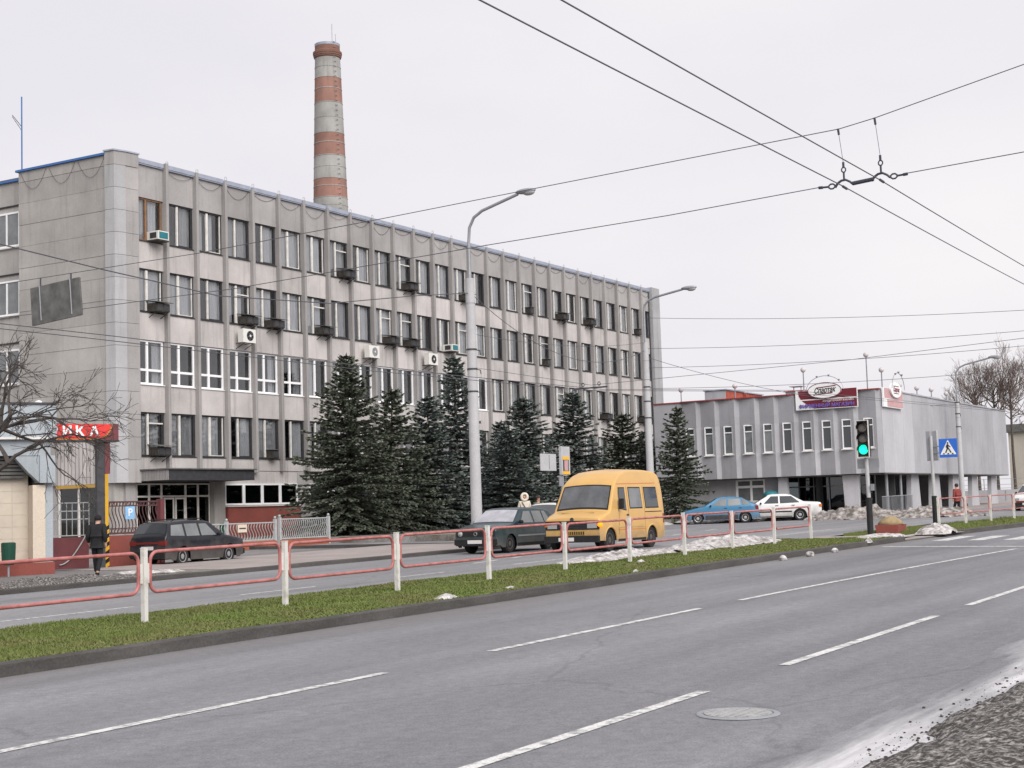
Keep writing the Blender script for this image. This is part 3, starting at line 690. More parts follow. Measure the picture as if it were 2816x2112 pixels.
# left corner: stacked blocks in two facets, side wall of panel courses
Z0, DZ = 3.46, 1.033
m1 = MB().prism([(48.22, 49.62), (48.30, 49.10), (48.85, 48.93), (48.85, 49.62)], 0.008, DZ-.008).mesh('corner_block', 'block')
m2 = MB().prism([(48.87, 49.6), (48.87, 48.97), (49.60, 48.88), (49.60, 49.6)], 0.008, DZ-.008).mesh('corner_block', 'panel_top')
for i in range(14):
    obj('corner_block', m1, B, loc=(0, 0, Z0+DZ*i)); obj('corner_block', m2, B, loc=(0.004*math.sin(i*2), 0, Z0+DZ*i))
MB().prism([(48.22, 49.62), (48.30, 49.10), (48.85, 48.93), (49.60, 48.86), (49.6, 49.62)], Z0+DZ*14+.008, 18.55).build('corner_top_block', 'panel_top', B)
MB().prism([(48.16, 49.66), (48.25, 49.06), (48.85, 48.88), (49.64, 48.82), (49.64, 49.66)], 18.552, 18.62).build('corner_coping', 'cap', B)
MB().box(49.0, 49.62, 49.25, 49.7, 0.3, 18.3).build('corner_core', 'panel_top', B)
MB().box(48.45, 49.5, 49.4, 50.1, 0.3, 3.455).build('corner_base', 'sidewall', B)
sp1 = MB().prism([(0, .3), (0, .01), (.01, 0), (0.01, 0), (.2, 0), (.2, .3)], 0, 1).mesh('x')
for i in range(15):
    z0 = Z0+DZ*i; z1 = min(z0+DZ, 18.42)
    if z1-z0 < .05: continue
    if i < 2: segs = [(49.64, 50.28), (52.9, 55.38)]
    else: segs = [(49.64, 55.38)]
    for a, b in segs: MB().box(48.33+.006*math.sin(i*3), 48.62, a+.005, b-.005, z0+.007, z1-.007).build('wall_panel', 'sidewall', B)
MB().box(48.5, 48.62, 49.62, 55.4, .3, 18.4).build('side_core', 'sidewall', B)
MB().box(48.22, 49.2, 49.6, 55.5, 18.42, 18.52).build('side_coping', 'bluecap', B)
MB().box(48.9, 49.2, 55.4, 78, .3, 18.2).build('rear_side_wall', 'sidewall', B)
MB().box(48.78, 49.3, 55.5, 78, 18.2, 18.30).build('rear_side_coping', 'bluecap', B)
MB().box(49.2, 60, 60, 78, .3, 18.1).build('rear_wing', 'room', B)
for z in (15.04, 11.72, 8.4, 5.1):
    for j in range(3):
        y = 55.92+j*3.0
        o = obj('window', MB().box(0, .08, 0, 2.2, 0, .09).box(0, .08, 0, 2.2, 1.6, 1.69).box(0, .08, 0, .09, .09, 1.6).box(0, .08, 2.11, 2.2, .09, 1.6).box(0, .08, .85, .95, .09, 1.6).mesh('window', 'pvc'), B, loc=(48.84, y, z))
        MB().box(.03, .034, .09, 2.11, .09, 1.6).build('pane', 'carglass_pale', o, world=False)
        MB().box(-.06, .06, -.1, 2.3, -.06, 0).build('sill', 'oldwhite', o, world=False)
        MB().box(48.84, 48.9, y-.1, y+2.3, z+1.95, z+2.02).build('drip_ledge', 'darkwood', B)
# stair-well screen of light ribs with a window below
for j in range(11): MB().box(48.30, 48.40, 50.33+j*.235, 50.33+j*.235+.165, 3.46, 5.42).build('rib', 'panel', B)
MB().box(48.36, 48.42, 50.3, 52.9, 3.44, 5.5).build('rib_backing', 'darkwood', B)
MB().box(48.28, 48.46, 50.25, 52.95, 3.30, 3.45).build('lintel', 'gold', B)
o = MB().box(48.34, 48.42, 50.35, 50.45, 1.0, 3.3).box(48.34, 48.42, 51.5, 51.6, 1.0, 3.3).box(48.34, 48.42, 52.75, 52.85, 1.0, 3.3).build('window', 'oldwhite', B)
MB().box(48.39, 48.394, 50.45, 52.75, 1.0, 3.3).build('pane', 'darkglass', o)
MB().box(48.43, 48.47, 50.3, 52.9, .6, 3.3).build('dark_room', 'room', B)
# right end block and downpipe
MB().prism([(104.80, 49.8), (104.80, 48.93), (106.15, 48.93), (106.15, 61)], .4, 18.62).build('end_block', 'block', B)
MB().tube([(104.72, 49.2, .6), (104.72, 49.2, 18.3)], .05, 8).build('downpipe', 'darkmetal', B)
# plinth and ground-floor
MB().box(61.2, 104.8, 49.25, 49.7, .3, 4.04).build('plinth', 'panel_top', B)
for k in range(5, NB-1, 1):
    a = BX0+BAY*(k-1)
    if a > 61: 
        o = MB().box(a+.1, a+1.7, 49.2, 49.26, 2.36, 2.44).box(a+.1, a+1.7, 49.2, 49.26, 3.32, 3.40).box(a+.1, a+.18, 49.2, 49.26, 2.44, 3.32).box(a+1.62, a+1.7, 49.2, 49.26, 2.44, 3.32).build('ground_floor_window', 'pvc', B)
        MB().box(a+.18, a+1.62, 49.22, 49.24, 2.44, 3.32).build('pane', 'carglass', o)
MB().box(54.72, 55.5, 49.15, 49.7, .3, 4.04).build('entrance_pier', 'sidewall', B)
MB().box(55.5, 61.2, 49.28, 49.7, 3.42, 4.04).build('fascia', 'panel', B)
for i in range(4):
    a = 55.55+i*1.40
    o = MB().box(a, a+.08, 49.2, 49.3, 2.36, 3.42).box(a+1.3, a+1.38, 49.2, 49.3, 2.36, 3.42).box(a+.08, a+1.3, 49.2, 49.3, 2.36, 2.45).box(a+.08, a+1.3, 49.2, 49.3, 3.34, 3.42).build('ground_floor_window', 'pvc', B)
    MB().box(a+.08, a+1.3, 49.24, 49.245, 2.45, 3.34).build('pane', 'darkglass', o)
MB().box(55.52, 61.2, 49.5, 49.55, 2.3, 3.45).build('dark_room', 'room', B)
MB().box(55.6, 61.2, 49.05, 49.24, .3, 2.28).build('red_wall', 'redwall', B)
MB().box(55.5, 61.25, 48.98, 49.26, 2.28, 2.34).build('window_ledge', 'oldwhite', B)
# entrance: glazed front under a dark canopy
for a, b in ((49.85, 50.6), (50.66, 51.4), (51.46, 53.0), (53.06, 53.85), (53.91, 54.66)):
    o = MB().box(a-.03, a+.03, 49.42, 49.50, .5, 3.44).box(b-.03, b+.03, 49.42, 49.50, .5, 3.44).box(a+.03, b-.03, 49.42, 49.50, 2.80, 2.88).box(a+.03, b-.03, 49.42, 49.50, 3.38, 3.44).build('entrance_frame', 'oldwhite', B)
    MB().box(a+.03, b-.03, 49.45, 49.455, .5, 2.80).build('pane', 'darkglass', o); MB().box(a+.03, b-.03, 49.45, 49.455, 2.88, 3.38).build('pane', 'darkglass', o)
for s in (51.53, 52.27):
    d = MB().box(s, s+.08, 49.36, 49.42, .5, 2.78).box(s+.58, s+.66, 49.36, 49.42, .5, 2.78).box(s+.08, s+.58, 49.36, 49.42, 2.70, 2.78).box(s+.08, s+.58, 49.36, 49.42, .5, .7).build('door', 'oldwhite', B)
    MB().box(s+.08, s+.58, 49.385, 49.39, .7, 2.70).build('pane', 'darkglass', d)
    MB().tube([(s+(.55 if s < 52 else .1), 49.32, 1.4), (s+(.55 if s < 52 else .1), 49.32, 1.7)], .014, 6).build('handle', 'steel', d)
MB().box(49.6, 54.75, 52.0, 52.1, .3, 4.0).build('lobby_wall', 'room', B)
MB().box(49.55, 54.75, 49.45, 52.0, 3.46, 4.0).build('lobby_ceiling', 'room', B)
cn = MB().box(49.6, 55.4, 47.2, 49.28, 3.52, 4.0).build('canopy', 'darkmetal', B)
for i in range(22): MB().box(49.57, 49.598, 47.22+i*.094, 47.22+i*.094+.06, 3.53, 3.99).build('canopy_rib', 'fin', cn)
MB().box(49.5, 55.5, 47.1, 49.28, 4.002, 4.06).build('canopy_edge', 'slate', cn)
for i in range(3): MB().box(50.5+.0*i, 54.6, 46.8+.35*i, 49.4, .46+.0*i, .50+.14*i).build('entrance_step', 'paving', B)

# lightning wires on the parapet, swags
for k in range(NB-1):
    x = BX0+BAY*k; mb = MB()
    mb.tube([(x-.1, YF+.1, 18.44), (x-.1, YF+.1, 18.62), (x-.02, YF+.1, 18.66), (x+.06, YF+.1, 18.60), (x+.04, YF+.1, 18.44)], .012, 4).build('wire_loop', 'cap', B)
    mb = MB(); mb.tube([(x+.05+1.75*t, YW-.035, 18.22-.55*(1-(2*t-1)**2)*(.5+.5*((k*7) % 3)/2)) for t in [i/8 for i in range(9)]], .008, 4).build('slack_cable', 'darkmetal', B)
for j in range(3):
    y0 = 49.7+j*1.9; mb = MB(); mb.tube([(48.3, y0+1.7*t, 18.35-.85*(1-(2*t-1)**2)) for t in [i/10 for i in range(11)]], .007, 4).build('slack_cable', 'darkmetal', B)
A = thing('roof_antenna', 'thin antenna mast on the left roof edge', 'antenna', (49.6, 56.6, 18.3))
MB().tube([(49.6, 56.6, 18.1), (49.6, 56.6, 22.6)], .035, 6).build('mast', 'bluecap', A)
MB().tube([(49.6, 56.6, 21.1), (49.5, 57.15, 21.75)], .018, 5).build('boom', 'darkmetal', A)
for i in range(3): MB().tube([(49.58-.03*i, 56.62+.16*i, 20.95+.22*i), (49.58-.03*i, 56.86+.16*i, 21.25+.22*i)], .014, 5).build('element', 'darkmetal', A)

# air-conditioner boxes hung under windows
proto = {}
def ac_box(kind, bay_, row, lab):
    a, b = bay(bay_); z = ROWS[row][0]; x = (b - .98) if bay_ else 50.45
    root = thing('window_air_conditioner', lab, 'air conditioner', (x, YG, z), 0, 'air conditioners on the office facade')
    if kind not in proto:
        P = {}
        if kind == 'box':
            P['case'] = MB().box(.04, .90, -.62, -.0, .02, .40).mesh('case', 'acbox')
            P['hood'] = MB().add([(-.04, -.78, .42), (1.0, -.78, .42), (1.0, .0, .52), (-.04, .0, .52), (-.04, -.78, .45), (1.0, -.78, .45), (1.0, .0, .55), (-.04, .0, .55)], [(0, 3, 2, 1), (4, 5, 6, 7), (0, 1, 5, 4), (1, 2, 6, 5), (2, 3, 7, 6), (3, 0, 4, 7)]).mesh('hood', 'slate')
            P['grille'] = MB().box(.10, .40, -.64, -.622, .06, .36).box(.50, .84, -.64, -.622, .06, .36).mesh('grille', 'darkmetal')
            P['bracket'] = MB().bar((.1, -.6, .02), (.1, 0, -.28), .03).mesh('bracket', 'acbox'); P['bracket_'] = MB().bar((.84, -.6, .02), (.84, 0, -.28), .03).mesh('bracket', 'acbox')
        elif kind == 'white':
            P['case'] = MB().box(.10, .78, -.72, -.0, .05, .45).mesh('case', 'acwhite')
            P['grille'] = MB().box(.16, .72, -.735, -.722, .10, .40).mesh('grille', 'teal')
            P['side_grille'] = MB().box(.085, .098, -.60, -.2, .12, .38).mesh('side_grille', 'darkmetal')
            P['shelf'] = MB().box(.05, .82, -.70, .0, -.02, .045).mesh('shelf', 'acbox')
        else:
            P['case'] = MB().box(.0, .46, -.42, .0, .0, .42).mesh('case', 'acbox')
            P['hood'] = MB().box(-.06, .52, -.5, .0, .422, .45).mesh('hood', 'slate')
            P['grille'] = MB().box(.05, .41, -.44, -.422, .05, .36).mesh('grille', 'darkmetal')
        proto[kind] = P
    for n_, me in proto[kind].items(): obj(n_.strip('_'), me, root, world=False)
ORD = ['first', 'second', 'third', 'fourth', 'fifth', 'sixth', 'seventh', 'eighth', 'ninth', 'tenth', 'eleventh', 'twelfth', 'thirteenth', 'fourteenth', 'fifteenth', 'sixteenth', 'seventeenth', 'eighteenth', 'nineteenth', 'twentieth', 'twenty-first', 'twenty-second', 'twenty-third', 'twenty-fourth', 'twenty-fifth', 'twenty-sixth', 'twenty-seventh']
RN = ['lowest row', 'white-framed second row', 'third row', 'top row']
for kind, k, ri in (('white', 0, 3), ('box', 7, 3), ('box', 10, 3), ('box', 13, 3), ('small', 17, 3), ('box', 19, 3), ('box', 21, 3), ('small', 25, 3),
                    ('box', 0, 2), ('box', 3, 2), ('box', 4, 2), ('box', 6, 2), ('box', 9, 2), ('box', 10, 2), ('white', 12, 2), ('small', 18, 2),
                    ('box', 16, 1), ('box', 22, 1), ('box', 25, 1), ('box', 0, 0), ('small', 4, 0)):
    ac_box(kind, k, ri, '%s at the %s window from the left, %s' % ({'box': 'dark hooded air conditioner box', 'white': 'pale air conditioner case', 'small': 'small dark air conditioner box'}[kind], ORD[k], RN[ri]))
for k, lab in ((3, 'largest'), (8, 'grey'), (11, 'rightmost')):
    a, b = bay(k); x = a+.55+(.25 if k == 8 else 0); z = 10.22
    root = thing('split_air_conditioner', {3: 'white fan unit on the panel above the fourth white window, leftmost of three', 8: 'white fan unit with plain grille, middle of three on the facade', 11: 'white fan unit with dark fan, rightmost of three on the facade'}[k], 'air conditioner', (x, YW, z), 0, 'outdoor fan units')
    MB().box(0, .95, -.62, -.28, .18, .86).build('case', 'acwhite', root, world=False)
    c_ = MB().lathe([(.25, -.632), (.25, -.622)], 24, 'y', (.52, 0, .52)).build('fan_grille', 'black' if k != 8 else 'steel', root, world=False)
    MB().lathe([(.06, -.645), (.06, -.633)], 12, 'y', (.52, 0, .52)).build('hub', 'acwhite', c_, world=False)
    for i in range(6):
        t = i*PI/3; MB().bar((.52+.06*math.cos(t), -.64, .52+.06*math.sin(t)), (.52+.24*math.cos(t+.3), -.64, .52+.24*math.sin(t+.3)), .012).build('fan_blade', 'steel', c_, world=False)
    for s in (.15, .8): MB().tube([(s, -.01, -.1), (s, -.6, .17), (s, -.01, .17)], .022, 4).build('bracket', 'acbox', root, world=False)

# ================================================================ CHIMNEY
CX, CY = 94.35, 72.0
ch = thing('brick_chimney', 'tall round factory chimney banded in red and grey behind the office block', 'chimney', (CX, CY, .5))
def crad(z): return 1.03 + (38.0-z)*(1.33-1.03)/(38.0-27.9)
bands = [(0.5, 26.92, 'chimgrey'), (26.92, 28.49, 'chimred'), (28.49, 30.35, 'chimgrey'), (30.35, 32.2, 'chimred'), (32.2, 34.69, 'chimgrey'), (34.69, 36.76, 'chimred'), (36.76, 38.42, 'chimgrey')]
for a, b, m_ in bands: MB().lathe([(crad(a), a), (crad(b), b)], 40, 'z', (CX, CY, 0)).build('band', m_, ch, 32)
MB().lathe([(1.02, 38.42), (1.10, 38.5), (1.10, 38.6), (1.14, 38.62), (1.14, 38.75), (1.17, 38.77), (1.17, 38.95), (1.02, 39.05), (1.0, 39.45), (0.75, 39.5), (0.75, 39.0)], 40, 'z', (CX, CY, 0)).build('crown', 'chimdark', ch, 30)
MB().lathe([(1.01, 39.42), (1.03, 39.62), (0.78, 39.64)], 40, 'z', (CX, CY, 0)).build('crown_rim', 'cap', ch, 30)
for z in (25.6, 26.3, 26.93, 27.87, 28.49, 29.45, 30.35, 31.42, 32.2, 33.48, 34.69, 35.86, 36.76, 37.65):
    MB().lathe([(crad(z), z-.035), (crad(z)+.02, z-.03), (crad(z)+.02, z+.03), (crad(z), z+.035)], 40, 'z', (CX, CY, 0)).build('hoop', 'chimgrey', ch, 30)
MB().tube([(CX-.4, CY-.8, 39.5), (CX-.4, CY-.8, 41.1)], .03, 5).build('lightning_rod', 'steel', ch)
MB().tube([(CX+.05, CY-.8, 39.5), (CX+.05, CY-.8, 40.4)], .025, 5).build('lightning_rod', 'steel', ch)
th = math.atan2(-CY, -CX)                              # ladder facing the street
for i in range(70):
    z = 12+i*.4; r_c = crad(z)+.08; t = th+.55
    MB().box(CX+r_c*math.cos(t)-.16, CX+r_c*math.cos(t)+.16, CY+r_c*math.sin(t)-.02, CY+r_c*math.sin(t)+.02, z, z+.02).build('rung', 'chimgrey', ch) if z > 24 else None

# ================================================================ SHOP BUILDING
SX0, SY0, SY1, SX1 = 80.0, 23.9, 37.5, 110.0
SZ0, SZ1 = 3.08, 7.62
S = thing('shop_building', 'low grey two-storey shop building with pleated front and overhanging upper floor', 'building', (88, 30, gz(84)))
# pleated front: ten bays, each a wide face and a narrow return
edges = [35.72, 34.57, 33.40, 32.17, 30.95, 29.81, 28.65, 27.50, 26.38, 25.22, 23.93]
for i in range(len(edges)-1):
    a, b = edges[i], edges[i+1]; wz0, wz1 = 4.46, 6.10
    wc = a-.40 if True else 0; w0, w1 = (a+b)/2+.34, (a+b)/2-.22
    st = 0.04*((i*3) % 3)
    def px_(y):                           # plan of one pleat: sharp return at the left, wide slanting face
        t = (a-y)/(a-b); return SX0+.02 - (.20*t/.82 if t < .82 else .20*(1-(t-.82)/.18))
    ys = [a, w0, w1, a-(a-b)*.82, b]
    for name, za, zb, yy in (('pleat_panel', SZ0, wz0, ys), ('pleat_panel', wz1, SZ1+st, ys), ('pleat_panel', wz0, wz1, ys[:2]), ('pleat_panel', wz0, wz1, ys[2:])):
        MB().prism([(px_(y), y) for y in yy]+[(SX0+.4, yy[-1]), (SX0+.4, yy[0])], za, zb).build(name, 'shop', S)
    f = MB()
    xf = px_((w0+w1)/2)-.015
    f.box(xf, xf+.1, w1, w1+.06, wz0, wz1).box(xf, xf+.1, w0-.06, w0, wz0, wz1).box(xf, xf+.1, w1+.06, w0-.06, wz0, wz0+.07).box(xf, xf+.1, w1+.06, w0-.06, wz1-.07, wz1).box(xf, xf+.1, w1+.06, w0-.06, wz1-.42, wz1-.36)
    f = f.build('window', 'pvc', S)
    MB().box(xf+.05, xf+.055, w1+.06, w0-.06, wz0+.07, wz1-.42).build('pane', 'carglass_pale' if i < 5 else 'carglass', f)
    MB().box(xf+.05, xf+.055, w1+.06, w0-.06, wz1-.36, wz1-.07).build('pane', 'carglass', f)
    MB().box(xf-.10, xf+.1, w1-.06, w0+.06, wz0-.06, wz0-.003).build('sill', 'oldwhite', f)
    MB().box(SX0-.22, SX0+.5, b+.005, a-.005, SZ1+st+.003, SZ1+st+.06).build('roof_edge', 'shopred', S)
MB().box(SX0-.04, SX0+.4, 35.73, SY1, SZ0-.0, SZ1-.02).build('end_wall', 'shop', S)
MB().box(SX0-.1, SX0+.5, 35.73, SY1+.05, SZ1-.018, SZ1+.05).build('roof_edge', 'shopred', S)
MB().box(SX0+.405, SX1-.02, SY0+.35, SY1, SZ0+.01, SZ1-.05).build('upper_core', 'shop', S)
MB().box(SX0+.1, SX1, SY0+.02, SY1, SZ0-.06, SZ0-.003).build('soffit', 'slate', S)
# long side wall of upright slabs with a stepped top
for i in range(15):
    a = SX0+.01+i*2.0; b = a+1.985
    MB().box(a, b, SY0, SY0+.345, SZ0, SZ1-.02-.0*i).build('side_slab', 'shoplight' if i < 3 else 'shop', S)
    MB().box(a-.01, b+.02, SY0-.05, SY0+.5, SZ1-.018, SZ1+.05+.03*(i % 2)).build('roof_edge', 'shop', S)
# recessed ground floor
gx = SX0+.9
MB().box(gx, gx+.3, 32.95, SY1, gz(81), SZ0-.06).build('ground_wall', 'shop', S)
MB().box(gx, gx+.3, 30.3, 31.15, gz(81), SZ0-.06).build('ground_wall', 'shop', S)
MB().box(gx, gx+.3, 31.15, 32.95, gz(81), 1.72).build('ground_wall', 'shop', S)
f = MB()
for y in (31.15, 31.96, 32.83): f.box(gx+.05, gx+.15, y, y+.12, 1.72, 3.0)
f.box(gx+.05, gx+.15, 31.27, 31.96, 2.52, 2.66).box(gx+.05, gx+.15, 32.08, 32.83, 2.52, 2.66).box(gx+.05, gx+.15, 31.27, 31.96, 1.72, 1.80).box(gx+.05, gx+.15, 32.08, 32.83, 1.72, 1.80).box(gx+.05, gx+.15, 31.27, 31.96, 2.92, 3.0).box(gx+.05, gx+.15, 32.08, 32.83, 2.92, 3.0)
f = f.build('window', 'pvc', S)
for a, b in ((31.27, 31.96), (32.08, 32.83)):
    MB().box(gx+.1, gx+.105, a, b, 1.8, 2.52).build('pane', 'carglass_pale', f); MB().box(gx+.1, gx+.105, a, b, 2.66, 2.92).build('pane', 'carglass_pale', f)
MB().box(gx-.05, gx+.06, 31.1, 33.0, 1.66, 1.717).build('sill', 'oldwhite', f)
# dark glazed entrance recess
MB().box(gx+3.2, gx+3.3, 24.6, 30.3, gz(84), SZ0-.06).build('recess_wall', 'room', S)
for j, y in enumerate((25.4, 26.3, 27.2, 28.1, 29.0, 29.9)):
    f = MB().box(gx+2.2, gx+2.28, y, y+.06, gz(83), SZ0-.06).box(gx+2.2, gx+2.28, y+.06, y+.84, 2.45, 2.52).build('shop_front_frame', 'steel', S)
    MB().box(gx+2.24, gx+2.245, y+.06, y+.84, gz(83), 2.45).build('pane', 'darkglass', f); MB().box(gx+2.24, gx+2.245, y+.06, y+.84, 2.52, SZ0-.06).build('pane', 'darkglass', f)
# tapering columns under the overhang
def column(x, y, wt, wb, along='x', zt=SZ0-.06):
    z0 = gz(x)+.05; mb = MB(); d = .28
    if along == 'y': mb.add([(x, y-wb/2, z0), (x+d, y-wb/2, z0), (x+d, y+wb/2, z0), (x, y+wb/2, z0), (x, y-wt/2, zt), (x+d, y-wt/2, zt), (x+d, y+wt/2, zt), (x, y+wt/2, zt)], [(0, 3, 2, 1), (4, 5, 6, 7), (0, 1, 5, 4), (1, 2, 6, 5), (2, 3, 7, 6), (3, 0, 4, 7)])
    else: mb.add([(x-wb/2, y, z0), (x+wb/2, y, z0), (x+wb/2, y+d, z0), (x-wb/2, y+d, z0), (x-wt/2, y, zt), (x+wt/2, y, zt), (x+wt/2, y+d, zt), (x-wt/2, y+d, zt)], [(0, 3, 2, 1), (4, 5, 6, 7), (0, 1, 5, 4), (1, 2, 6, 5), (2, 3, 7, 6), (3, 0, 4, 7)])
    return mb.build('column', 'shoplight', S)
column(80.4, 25.95, .95, .72, 'y'); column(80.4, 29.9, .5, .7, 'y')
for x, a, b in ((87.6, 1.5, 2.2), (92.3, 1.4, 2.1), (97.0, 1.4, 2.1), (102, 1.4, 2.1), (107.5, 1.4, 2.1)): column(x, 24.4, a, b)
for x in (82.2, 84.9): MB().tube([(x, 24.5, gz(x)), (x, 24.5, SZ0-.06)], .09, 8).build('thin_post', 'steel', S)
for x0_, x1_ in ((80.6, 82.1), (82.3, 84.8), (85.0, 86.5)):
    mb = MB().tube([(x0_, 24.3, gz(x0_)+1.05), (x1_, 24.3, gz(x1_)+1.05)], .03, 6).build('handrail', 'steel', S)
    MB().tube([(x0_, 24.3, gz(x0_)+.15), (x1_, 24.3, gz(x1_)+.15)], .025, 6).build('lower_rail', 'steel', mb)
    for k in range(int((x1_-x0_)/.16)+1): MB().bar((x0_+k*.16, 24.3, gz(x0_)+.15), (x0_+k*.16, 24.3, gz(x0_)+1.05), .018).build('baluster', 'steel', mb)
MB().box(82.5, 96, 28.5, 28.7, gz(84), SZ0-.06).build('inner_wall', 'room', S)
MB().box(83.5, 85.4, 28.42, 28.49, 1.5, 2.7).build('inner_window', 'carglass_pale', S)
MB().box(80.5, 104, 24.0, 28.4, gz(84)-.1, gz(84)+.22).build('raised_floor', 'paving', S)
MB().box(103.8, 104.1, 26.5, 34, gz(104), SZ0-.06).build('inner_wall', 'shop', S)
# roof-top structures
P_ = thing('roof_penthouse', 'red brick plant room on the shop roof, left of the sign', 'plant room', (86, 36, 7.6))
MB().box(87.5, 90.3, 36.0, 37.4, 7.5, 8.78).build('brick_wall', 'redbrick', P_); MB().box(87.42, 87.49, 36.02, 37.42, 7.55, 8.76).build('grey_side', 'shop', P_)
MB().box(87.35, 90.4, 35.9, 37.5, 8.785, 8.86).build('roof_slab', 'cap', P_); MB().box(90.4, 93.2, 35.8, 37.3, 7.5, 8.72).build('brick_wall', 'redbrick', P_); MB().box(90.42, 93.3, 35.7, 37.4, 8.725, 8.79).build('roof_slab', 'cap', P_)
P_ = thing('roof_vent', 'small grey vent box with a lid on the shop roof beside the sign', 'vent', (84.5, 30.2, 7.6))
MB().box(84, 85.2, 29.6, 30.8, 7.5, 8.12).build('box', 'shop', P_); MB().box(83.9, 85.3, 29.5, 30.9, 8.123, 8.18).build('slab', 'shopred', P_)
for y in (30.0, 30.45): MB().tube([(84.5, y, 8.18), (84.5, y, 8.42)], .03, 5).build('stub', 'steel', P_)
MB().box(84.1, 84.9, 29.85, 30.6, 8.42, 8.46).build('lid', 'cap', P_)
# globe lamps on the roof edge
gl = []
for i, (x, y, zb, zt, lab) in enumerate(((80.6, 36.0, 7.6, 8.42, 'short globe lamp at the far left of the shop roof'), (80.6, 32.6, 7.6, 8.42, 'short globe lamp in front of the red roof plant room'),
      (80.6, 28.45, 7.6, 9.05, 'globe lamp on the shop roof left of the oval sign'), (80.6, 24.8, 7.6, 9.62, 'tallest globe lamp on the shop roof, right of the oval sign'),
      (80.6, 23.98, 7.6, 8.72, 'globe lamp on the shop roof corner beside the faded sign'), (84.7, 24.2, 7.6, 8.12, 'globe lamp on the roof just right of the faded corner sign'),
      (88.3, 24.2, 7.6, 8.14, 'second globe lamp right of the faded corner sign'), (91.5, 24.2, 7.6, 8.22, 'third globe lamp right of the faded corner sign'), (95.0, 24.2, 7.6, 8.15, 'globe lamp nearest the bare trees on the shop roof'))):
    t = thing('globe_lamp', lab, 'lamp', (x, y, zb), 0, 'globe lamps on the shop roof')
    MB().tube([(x, y, zb-.1), (x, y, zt-.12)], .035, 6).build('pole', 'steel', t); MB().sphere((x, y, zt), .15, 14, 8).build('globe', 'globe', t, True)
# front sign: white board, maroon fields, oval plate with script
xs = SX0-.28
G = thing('shop_sign', 'wide maroon and white shop sign with an oval plate on the front parapet', 'sign', (xs, 26.9, 6.7))
MB().box(xs, xs+.10, 25.12, 28.66, 6.73, 7.80).build('board', 'signwhite', G)
X1 = xs-.012
MB().prism([(28.50, 7.78), (25.15, 7.78), (25.15, 7.31), (28.36, 7.31), (28.46, 7.5)], X1, xs-.002, 'x').build('upper_field', 'signmaroon', G)
MB().prism([(28.30, 7.24), (25.15, 7.24), (25.15, 6.77), (27.60, 6.77), (27.95, 6.98), (28.15, 7.12)], X1, xs-.002, 'x').build('lower_field', 'signmaroon', G)
ov = [(26.93+.95*math.cos(t), 7.74+.43*math.sin(t)) for t in [2*PI*i/40 for i in range(40)]]
oval = MB().prism(ov, xs-.12, xs-.02, 'x').build('oval_plate', 'signwhite', G)
ring_ = MB().ring([(xs-.125, a, b) for a, b in ov], .018, 6).build('oval_rim', 'signmaroon', oval)
RT, UP = (0, -1, 0), (0, 0, 1)
tl = math.radians(3.0); RTs = (0, -math.cos(tl), math.sin(tl))
lettering('script', 'Спартак', .42, 'signblack', oval, (xs-.125, 26.93, 7.74), RTs, (0, math.sin(tl), math.cos(tl)), .008, .35, .009, 1.25)
for dz, y0 in ((.19, 26.83), (-.19, 27.02)):
    MB().add([(xs-.135, y0+.55, 7.70+dz-.02), (xs-.135, y0-.55, 7.78+dz-.02), (xs-.135, y0-.55, 7.78+dz+.03), (xs-.135, y0+.55, 7.70+dz+.03), (xs-.121, y0+.55, 7.70+dz-.02), (xs-.121, y0-.55, 7.78+dz-.02), (xs-.121, y0-.55, 7.78+dz+.03), (xs-.121, y0+.55, 7.70+dz+.03)], [(0, 3, 2, 1), (4, 5, 6, 7), (0, 1, 5, 4), (1, 2, 6, 5), (2, 3, 7, 6), (3, 0, 4, 7)]).build('bar', 'signmaroon', oval)
lettering('lettering', 'КОНДИТЕРСКАЯ ФАБРИКА', .13, 'signwhite', G, (X1-.012, 26.2, 7.15), RT, UP, .006, width=1.75)
lettering('lettering', 'ФИРМЕННЫЙ МАГАЗИН', .27, 'letterblue', G, (X1-.02, 26.88, 6.91), RT, UP, .02, bold=.006, width=3.15)
arch = [(xs-.05, 26.93+1.06*math.cos(t), 7.75+.80*math.sin(t)) for t in [PI*i/24 for i in range(25)]]
a_ = MB().tube(arch, .018, 5).build('light_arch', 'steel', G)
for k in (5, 10, 15): p = arch[24-k]; MB().lathe([(.03, -.03), (.07, .07), (0, .07)], 8, 'z', (p[0]-.05, p[1], p[2])).build('spot_lamp', 'steel', a_)
# faded sign on the long side, seen at a slant
ys = SY0-.16
G2 = thing('corner_sign', 'faded pink sign with an oval plate on the shop side wall at the corner', 'sign', (82, ys, 6.7))
MB().box(79.95, 83.6, ys, ys+.10, 6.66, 7.72).build('board', 'signwhite', G2)
MB().box(80.1, 83.55, ys-.012, ys-.002, 7.15, 7.70).build('upper_field', 'signpink', G2); MB().box(80.6, 83.55, ys-.012, ys-.002, 6.70, 7.10).build('lower_field', 'signpink', G2)
ov2 = [(82.0+1.0*math.cos(t), 7.66+.43*math.sin(t)) for t in [2*PI*i/40 for i in range(40)]]
oval2 = MB().prism(ov2, ys-.12, ys-.02, 'y').build('oval_plate', 'signwhite', G2)
lettering('script', 'Спартак', .36, 'signmaroon', oval2, (82.0, ys-.125, 7.66), (1, 0, 0), UP, .008, .35, .004, 1.18)
for dz in (.2, -.2): MB().box(81.5, 82.5, ys-.13, ys-.121, 7.64+dz, 7.68+dz).build('bar', 'signmaroon', oval2)
arch = [(82.0+1.2*math.cos(t), ys-.25, 7.7+.9*math.sin(t)) for t in [PI*i/24 for i in range(25)]]
a_ = MB().tube(arch, .018, 5).build('light_arch', 'steel', G2)
